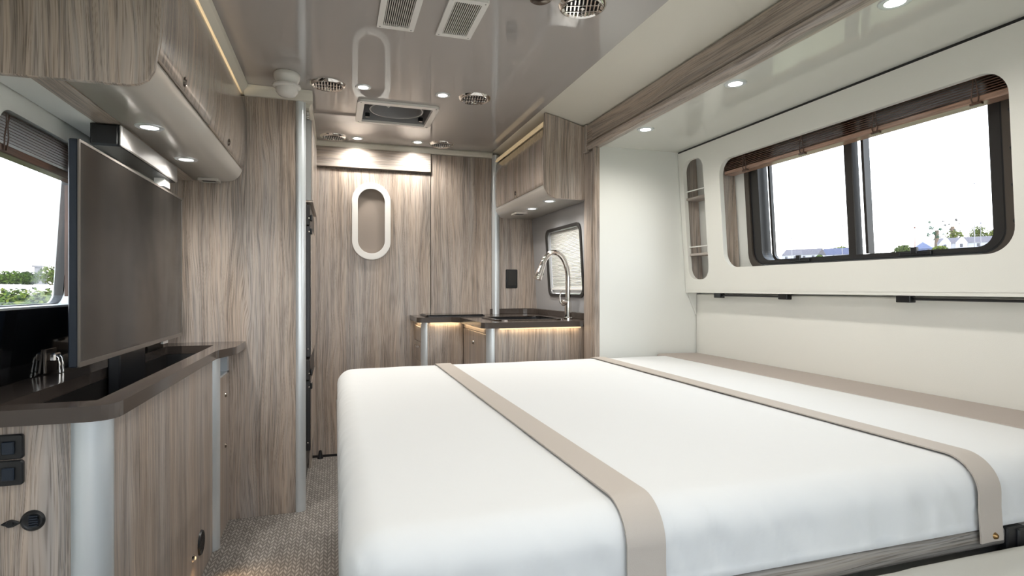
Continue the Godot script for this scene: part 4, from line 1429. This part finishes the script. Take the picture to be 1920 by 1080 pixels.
func ceiling_things() -> void:
	var dl := [[0.123, 2.634, "left one of the ceiling pair in front of the roof fan"], [0.487, 2.63, "right one of the ceiling pair in front of the roof fan"], [0.130, 3.545, "left one of the ceiling pair close to the bathroom door"], [0.494, 3.525, "right one of the ceiling pair close to the bathroom door"], [0.130, 0.75, "left one of an unseen pair added for fill over the near end of the bed"], [0.494, 0.75, "right one of an unseen pair added for fill over the near end of the bed"]]  # last pair is added out of view to brighten the bed top
	for a in dl:
		downlight(P(a[0], H, a[1]), "round white ceiling downlight, " + a[2], "ceiling downlights", 0.028, 0.34)
	var sl := [[2.26, "farthest, near the pale end wall"], [1.657, "middle one, above the window mullion"], [1.063, "nearest, at the top right"]]
	for a in sl:
		downlight(P(1.356, 1.772, a[0]), "round downlight in the slide-out ceiling, " + a[1], "slide-out downlights", 0.030, 0.22)

	# round louvred air vents
	var v := thing("air_vent", "round chrome louvred ceiling vent left of the roof fan downlights", "vent", P(-0.03, H, 2.647), "round ceiling vents")
	put(MB.new().lathe([Vector2(0.056, 0.0), Vector2(0.058, -0.008), Vector2(0.066, -0.012), Vector2(0.073, -0.009), Vector2(0.078, 0.0)], spin(Vector3.ZERO), 36), "rim", M.chrome, v, false)
	put(MB.new().lathe([Vector2(0, 0.11), Vector2(0.0595, 0.11), Vector2(0.0595, 0.0), Vector2(0.0575, 0.0), Vector2(0.0575, 0.105), Vector2(0, 0.105)], spin(Vector3.ZERO), 28), "duct", M.duct, v, false)
	for k in range(-4, 5):
		var h := sqrt(0.057 * 0.057 - pow(k * 0.0125, 2))
		put(MB.new().box(k * 0.0125 - 0.0022, k * 0.0125 + 0.0022, -0.0105, -0.0090, -h, h), "louvre", M.chrome, v, false)
	for k in [-1, 1]:
		put(MB.new().box(-0.053, 0.053, -0.0120, -0.0105, k * 0.019 - 0.002, k * 0.019 + 0.002), "crossbar", M.chrome, v, false)
	put(MB.new().lathe([Vector2(0.006, -0.009), Vector2(0.008, -0.013), Vector2(0.0, -0.018)], spin(Vector3.ZERO), 16), "hub", M.chrome, v, false)
	var vs := [[0.642, 2.627, "right of the roof fan downlights"], [-0.009, 3.55, "left, close to the bathroom door header"], [0.646, 3.53, "right, close to the bathroom door header"], [0.764, 1.66, "large in view at the top centre right"]]
	for a in vs:
		var c := copy(v, P(a[0], H, a[1]), "round chrome louvred ceiling vent " + a[2])
		c.rotation.y = 0.08 - atan2(a[0], a[1])
	var dk := thing("ceiling_disc", "dark round ceiling fitting cut by the top edge of the picture", "fitting", P(0.614, H, 1.645))
	put(MB.new().lathe([Vector2(0.036, 0.0), Vector2(0.034, -0.012), Vector2(0.028, -0.016), Vector2(0.0, -0.018)], spin(Vector3.ZERO), 28), "disc", M.dark_chrome, dk, false)

	# rectangular grilles
	for k in 2:
		var x0: float = [0.138, 0.343][k]
		var t := thing("ceiling_grille", ["white framed rectangular ceiling grille, left of the two", "white framed rectangular ceiling grille, right of the two"][k], "grille", P(x0 + 0.062, H, 1.855), "rectangular ceiling grilles")
		put(MB.new().ring(rrect(x0, 1.72, x0 + 0.127, 1.995, 0.004, 2), rrect(x0 + 0.02, 1.742, x0 + 0.107, 1.973, 0.002, 1), XD(), H - 0.010, H), "frame", M.white_plastic, t)
		var du := MB.new()
		du.ring(rect(x0 + 0.0222, 1.7442, x0 + 0.1048, 1.9708), rect(x0 + 0.0235, 1.7455, x0 + 0.1035, 1.9695), XD(), H - 0.001, H + 0.10)
		du.box(x0 + 0.0222, x0 + 0.1048, H + 0.10, H + 0.104, 1.7442, 1.9708)
		put(du, "duct", M.duct, t)
		for i in 13:
			var sx := x0 + 0.0220 + i * 0.0067
			put(MB.new().box(sx, sx + 0.0032, H - 0.008, H - 0.002, 1.742, 1.973), "slat", M.grille_slat, t)
		for q in [[0.010, 1.731], [0.117, 1.731], [0.010, 1.984], [0.117, 1.984]]:
			put(MB.new().lathe([Vector2(0.003, -0.0), Vector2(0.002, -0.0015), Vector2(0, -0.002)], spin(P(x0 + q[0], H - 0.010, q[1])), 8), "screw", M.grey_metal, t)

	# roof fan
	var f := thing("roof_fan", "square white framed roof ventilation fan in the ceiling", "fan", P(0.306, H, 2.985))
	put(MB.new().ring(rrect(0.105, 2.80, 0.505, 3.168, 0.03, 6), rrect(0.137, 2.837, 0.476, 3.140, 0.008, 2), XD(), H - 0.012, H - 0.0005), "frame", M.white_plastic, f)
	put(MB.new().ring(rrect(0.1355, 2.8355, 0.4775, 3.1415, 0.010, 2), rrect(0.140, 2.840, 0.473, 3.137, 0.008, 2), XD(), H - 0.0004, H + 0.15), "recess", M.fan_grey, f)
	put(MB.new().box(0.1355, 0.4775, H + 0.15, H + 0.156, 2.8355, 3.1415), "lid", M.grey_metal, f)
	var fc := P(0.3065, 0, 2.962)
	put(MB.new().lathe([Vector2(0.124, H + 0.10), Vector2(0.126, H + 0.014), Vector2(0.131, H + 0.006), Vector2(0.137, H + 0.006), Vector2(0.140, H + 0.016), Vector2(0.138, H + 0.10)], spin(fc), 44), "shroud", M.fan_grey, f)
	put(MB.new().lathe([Vector2(0.028, H + 0.10), Vector2(0.03, H + 0.06), Vector2(0.022, H + 0.05), Vector2(0, H + 0.048)], spin(fc), 20), "motor", M.black_frame, f)
	for k in 6:
		var a := TAU * k / 6
		var dirx := Vector3(cos(a), 0, sin(a))
		var side := Vector3(-sin(a), 0, cos(a))
		var c0 := fc + Vector3(0, H + 0.07, 0)
		var bm := MB.new()
		bm.sheet([[c0 + dirx * 0.028 - side * 0.014 + Vector3(0, 0.01, 0), c0 + dirx * 0.118 - side * 0.032 + Vector3(0, 0.014, 0)], [c0 + dirx * 0.028, c0 + dirx * 0.118], [c0 + dirx * 0.028 + side * 0.014 - Vector3(0, 0.01, 0), c0 + dirx * 0.118 + side * 0.032 - Vector3(0, 0.014, 0)]])
		put(bm, "blade", M.white_plastic, f)
	for q in [[0.165, 3.085], [0.448, 3.085]]:
		put(MB.new().box(q[0] - 0.012, q[0] + 0.012, H - 0.002, H + 0.02, q[1] - 0.012, q[1] + 0.012, 0.003), "knob", M.black_plastic, f)
	for q in [[0.122, 2.818], [0.49, 2.818], [0.122, 3.152], [0.49, 3.152]]:
		put(MB.new().lathe([Vector2(0.004, 0.0), Vector2(0.003, -0.002), Vector2(0, -0.003)], spin(P(q[0], H - 0.012, q[1])), 8), "screw", M.grey_metal, f)

	# smoke detector with two stacked domes
	var s := thing("smoke_detector", "white double domed smoke detector hanging from the ceiling by the wardrobe", "detector", P(-0.195, H, 2.565))
	put(MB.new().lathe([Vector2(0.048, 0.0), Vector2(0.053, -0.006), Vector2(0.053, -0.018), Vector2(0.048, -0.034), Vector2(0.040, -0.048)], spin(Vector3.ZERO), 32), "body", M.white_plastic, s, false)
	put(MB.new().lathe([Vector2(0.040, -0.048), Vector2(0.056, -0.053), Vector2(0.057, -0.060), Vector2(0.046, -0.066)], spin(Vector3.ZERO), 32), "collar", M.white_plastic, s, false)
	put(MB.new().lathe([Vector2(0.046, -0.066), Vector2(0.044, -0.080), Vector2(0.034, -0.094), Vector2(0.018, -0.099), Vector2(0.0, -0.100)], spin(Vector3.ZERO), 32), "dome", M.white_plastic, s, false)


# ---------------------------------------------------------------- outside
func foliage(called: String, label: String, category: String, base: Vector3, blobs: Array, size: float, count: int, cols: Array, seed_: int, group := "", trunk := 0.0) -> void:
	var rng := RandomNumberGenerator.new()
	rng.seed = seed_
	var st := SurfaceTool.new()
	st.begin(Mesh.PRIMITIVE_TRIANGLES)
	var total := 0.0
	for b in blobs:
		total += b[1].x * b[1].y
	for b in blobs:
		var k := int(count * b[1].x * b[1].y / total)
		for i in k:
			var v := Vector3(rng.randfn(), rng.randfn(), rng.randfn()).normalized() * pow(rng.randf(), 0.33)
			var c: Vector3 = b[0] + v * b[1]
			var n := (v + Vector3(rng.randfn(), rng.randfn() + 0.5, rng.randfn()) * 0.5).normalized()
			var t := n.cross(Vector3(rng.randfn(), rng.randfn(), rng.randfn())).normalized()
			var u := n.cross(t)
			var s := size * rng.randf_range(0.6, 1.3)
			var col: Color = cols[rng.randi() % cols.size()]
			col = col.lerp(Color(col.r * 1.2, col.g * 1.2, col.b * 1.1), rng.randf())
			for p in [c - t * s, c + u * s * 0.6, c + t * s, c - t * s, c + t * s, c - u * s * 0.6]:
				st.set_color(col)
				st.set_normal(n)
				st.add_vertex(p)
	var o := thing(called, label, category, base, group)
	var m := MeshInstance3D.new()
	m.name = "foliage"
	m.mesh = st.commit()
	m.mesh.surface_set_material(0, M.leaf)
	o.add_child(m)
	if trunk > 0:
		put(MB.new().tube([Vector3(0, 0, 0), Vector3(0.02, trunk * 0.5, 0), Vector3(0, trunk, 0.02)], [trunk * 0.05, trunk * 0.04, trunk * 0.025], 8), "trunk", M.bark, o, false)

func outside() -> void:
	var gy := -0.95
	var g := put(MB.new().box(3.0, 400, gy - 0.3, gy, -300, 300), "ground", M.ground)
	struct(g, "open ground beyond the wide window")
	g = put(MB.new().box(-400, -2.0, gy - 0.3, gy, -300, 300), "ground", M.ground)
	struct(g, "open ground beyond the small side window")
	# bank with a bright road, left
	struct(put(MB.new().prism(poly([[-140, gy], [-24, gy], [-24.5, 1.0], [-45, 1.7], [-140, 1.75]]), XY(), -220, 60), "road_bank", M.pavement), "pale sunlit road beyond the shrubs")

	# houses beyond the right window
	house("house", "white house with a low grey roof seen at the lower left of the wide window", P(91.8, 6.41, 91.6), 6.7, 1.37, 1.26, M.siding_white, M.roof_grey, 0)
	house("house", "low house with a dark blue roof next to the window mullion", P(112.1, 7.85, 100.9), 7.2, 0.87, 1.61, M.siding_white, M.roof_blue, 0)
	house("house", "small blue gabled house with white trim in the right pane", P(115.3, 8.16, 84.1), 3.7, 0.97, 1.33, M.siding_blue, M.siding_white, 1)
	house("house", "wide grey roofed house with white front gables at the right edge of the window", P(108.5, 7.90, 70.6), 9.1, 1.10, 1.19, M.siding_white, M.roof_grey, 2)

	var greens := [Color(0.028, 0.050, 0.009), Color(0.038, 0.062, 0.012), Color(0.018, 0.032, 0.008)]
	var lime := [Color(0.05, 0.072, 0.010), Color(0.042, 0.062, 0.010), Color(0.064, 0.078, 0.014)]
	var teal := [Color(0.02, 0.055, 0.040), Color(0.03, 0.07, 0.045)]
	var grey := [Color(0.05, 0.055, 0.062), Color(0.065, 0.07, 0.075)]
	# [X, d, middle and half size of the crown, colours, label]
	var tr := [
		[96.8, 74.3, 7.66, 1.43, 1.10, greens, "bushy green tree left of the small blue house"],
		[111.4, 88.0, 7.76, 1.12, 0.90, greens, "low green bush at the foot of the right window pane"],
		[115.7, 94.5, 7.95, 1.79, 0.95, lime, "low yellow green hedge right of the window mullion"],
		[133.6, 120.3, 11.30, 3.69, 1.40, lime, "green treetops behind the dark blue roof"],
		[95.3, 66.9, 7.17, 1.15, 0.84, lime, "yellow green bush between the blue and grey houses"],
		[145.1, 98.3, 12.77, 2.29, 2.55, lime, "lime green tree behind the white front gables"],
		[164.2, 105.4, 14.90, 2.36, 3.14, greens + lime, "green tree behind the grey roof"],
		[145.6, 90.3, 12.50, 1.86, 2.17, lime, "yellow green tree at the right edge of the window"],
		[82.5, 78.8, 6.19, 0.67, 0.76, greens, "tiny dark shrub beside the white house"],
	]
	var k := 0
	for t in tr:
		var low: bool = not "tree" in t[6]
		foliage("shrub" if low else "tree", t[6], "shrub" if low else "tree", P(t[0], gy, t[1]), [[Vector3(0, t[2] - gy, 0), Vector3(t[3], t[4], t[3])], [Vector3(t[3] * 0.3, t[2] - gy + t[4] * 0.4, 0), Vector3(t[3], t[4], t[3]) * 0.6], [Vector3(-t[3] * 0.4, t[2] - gy + t[4] * 0.1, 0), Vector3(t[3], t[4], t[3]) * 0.6], [Vector3(0, (t[2] - gy) * 0.5, 0), Vector3(t[3] * 0.9, (t[2] - gy) * 0.5, t[3] * 0.9)]], 0.24, 2600, t[5], 40 + k, "trees outside the wide window", t[2] - gy)
		k += 1
	for t in [[123.0, 87.0, 13.39, 1.43, 1.94, teal, "sparse teal leafed tree with open crown in the right pane"], [168.2, 114.6, 18.57, 2.21, 1.98, grey, "sparse greyish tree with thin crown in the right pane"]]:
		var blobs := []
		var rng := RandomNumberGenerator.new()
		rng.seed = int(t[0] * 10)
		for i in 12:
			blobs.append([Vector3(rng.randf_range(-1, 1) * t[3], t[2] - gy + rng.randf_range(-1, 1) * t[4], rng.randf_range(-1, 1) * t[3]), Vector3.ONE * rng.randf_range(0.12, 0.26) * t[4]])
		foliage("tree", t[6], "tree", P(t[0], gy, t[1]), blobs, 0.14, 700, t[5], 80 + k, "trees outside the wide window", t[2] - gy)
		k += 1
	# masts and poles
	for t in [[98.0, 63.4, 17.76, 0.09, M.mast, "tall thin pale mast at the right of the wide window"], [95.0, 85.3, 13.09, 0.09, M.mast, "thin white mast just left of the window mullion"], [81.7, 84.3, 10.24, 0.09, M.mast, "thin white mast beside the white house"], [82.5, 52.6, 9.62, 0.07, M.mast, "short white mast in front of the grey roof"], [93.8, 70.0, 11.18, 0.13, M.rust, "rust brown pole in front of the small blue house"]]:
		var top: float = t[2] - gy
		var m := thing("mast", t[5], "mast", P(t[0], gy, t[1]), "masts outside the wide window")
		put(MB.new().tube([Vector3.ZERO, Vector3(0, top * 0.5, 0), Vector3(0, top, 0)], [t[3], t[3] * 0.8, t[3] * 0.4], 8), "pole", t[4], m, false)
		put(MB.new().lathe([Vector2(0, 0.3), Vector2(0.12, 0.2), Vector2(0.12, 0.0)], spin(Vector3(0, top, 0)), 8), "cap", t[4], m, false)

	# left: shrubs close to the van and trees far off
	var sh := [[-5.68, 11.76, 1.70, 1.02, greens + lime, "green shrub outside the small window by its near frame"], [-4.79, 10.54, 1.50, 1.04, lime + greens + lime, "sunlit green shrub nearest the left edge outside the small window"], [-4.20, 9.72, 1.50, 1.05, lime + greens, "bright yellow green shrub in the middle of the small window"], [-3.66, 8.92, 1.50, 1.03, lime + greens, "tallest green shrub outside the small window"], [-3.25, 8.37, 1.50, 0.99, lime + greens, "green shrub outside the small window beside the television"], [-3.04, 6.83, 1.00, 0.86, lime + lime + greens, "low bright green shrub close outside the small window"]]
	for t in sh:
		var hh: float = t[3] - gy
		foliage("shrub", t[5], "shrub", P(t[0], gy, t[1]), [[Vector3(0, hh * 0.5, 0), Vector3(t[2], hh * 0.5, t[2])], [Vector3(0.3, hh * 0.66, 0.3), Vector3(t[2] * 0.8, hh * 0.3, t[2] * 0.8)], [Vector3(-0.4, hh * 0.6, 0.2), Vector3(t[2] * 0.7, hh * 0.36, t[2] * 0.7)]], 0.035, 24000, t[4], 140 + k, "shrubs outside the small window", hh * 0.5)
		k += 1
	var fr := [[-39.16, 85.80, 3.2, 1.9, greens, "far green tree at the left of the small window"], [-38.84, 87.79, 2.8, 1.8, greens, "far dark green tree in the small window"], [-38.71, 89.85, 2.2, 1.9, greens + grey, "far grey green tree beside the distant tower"], [-31.76, 79.26, 2.4, 2.3, greens + lime, "far green tree beside the television edge"], [-41.97, 88.79, 3.0, 1.6, greens, "far green tree cut off by the left picture edge"]]
	for t in fr:
		var p := P(t[0], 1.4, t[1])
		foliage("tree", t[5], "tree", p, [[Vector3(0, t[3] * 0.5, 0), Vector3(t[2] * 0.6, t[3] * 0.5, t[2] * 0.6)]], 0.16, 900, t[4], 180 + k, "far trees beyond the road", t[3] * 0.5)
		k += 1
	var tp := P(-40.39, 1.65, 96.68)
	tp.y = 1.45
	var tw := thing("tower", "tiny distant grey tower block above the far trees", "building", tp)
	put(MB.new().box(-0.9, 0.9, 0.0, 1.6, -0.6, 0.6), "base", M.tower, tw, false)
	put(MB.new().box(-0.35, 0.35, 1.6, 2.6, -0.35, 0.35), "shaft", M.tower, tw, false)
	put(MB.new().box(-0.6, 0.6, 2.6, 2.8, -0.5, 0.5), "cap", M.tower, tw, false)


func house(called: String, label: String, at: Vector3, w: float, wall: float, roof: float, mw: Material, mr: Material, kind: int) -> void:
	var gy := -0.95
	var hgt := at.y - gy + wall
	var o := thing(called, label, "house", Vector3(at.x, gy, at.z), "houses outside the wide window")
	o.rotation.y = -PI / 2 + 0.5
	# local: x along the front, z towards the viewer
	var dpt := w * 0.4
	put(MB.new().box(-w / 2, w / 2, 0, hgt, -dpt, dpt), "walls", mw, o, false)
	var rp := MB.new()
	if kind == 1:
		rp.prism(poly([[-w / 2 - 0.15, hgt - 0.1], [w / 2 + 0.15, hgt - 0.1], [0, hgt + roof + 0.1]]), XY(), -dpt - 0.1, dpt + 0.12)
		put(MB.new().prism(poly([[-w / 2 + 0.05, hgt - 0.12], [w / 2 - 0.05, hgt - 0.12], [0, hgt + roof - 0.1]]), XY(), dpt + 0.1, dpt + 0.16), "gable", mw, o, false)
	else:
		rp.prism(poly([[-dpt - 0.12, hgt - 0.05], [0, hgt + roof], [dpt + 0.12, hgt - 0.05]]), Transform3D(Basis(Vector3(0, 0, 1), Vector3(0, 1, 0), Vector3(-1, 0, 0)), Vector3.ZERO), -w / 2 - 0.1, w / 2 + 0.1)
	put(rp, "roof", mr, o, false)
	if kind == 2:
		for gx in [-w * 0.375, -w * 0.125]:
			put(MB.new().prism(poly([[gx - w * 0.09, hgt - wall], [gx + w * 0.09, hgt - wall], [gx + w * 0.09, hgt], [gx, hgt + roof * 0.9], [gx - w * 0.09, hgt]]), XY(), 0.0, dpt + 0.25), "gable", mw, o, false)
	var nw := 2 if w < 4.5 else 4
	var ws := minf(wall * 0.5, 0.9)
	for i in nw:
		var wx := (i + 0.5) / nw * w - w / 2
		var dz := dpt + (0.26 if kind == 2 and i < 2 else 0.02)
		put(MB.new().box(wx - ws * 0.35, wx + ws * 0.35, hgt - ws * 1.4, hgt - ws * 0.4, -dz - 0.03, -dz), "window", M.house_window, o, false)
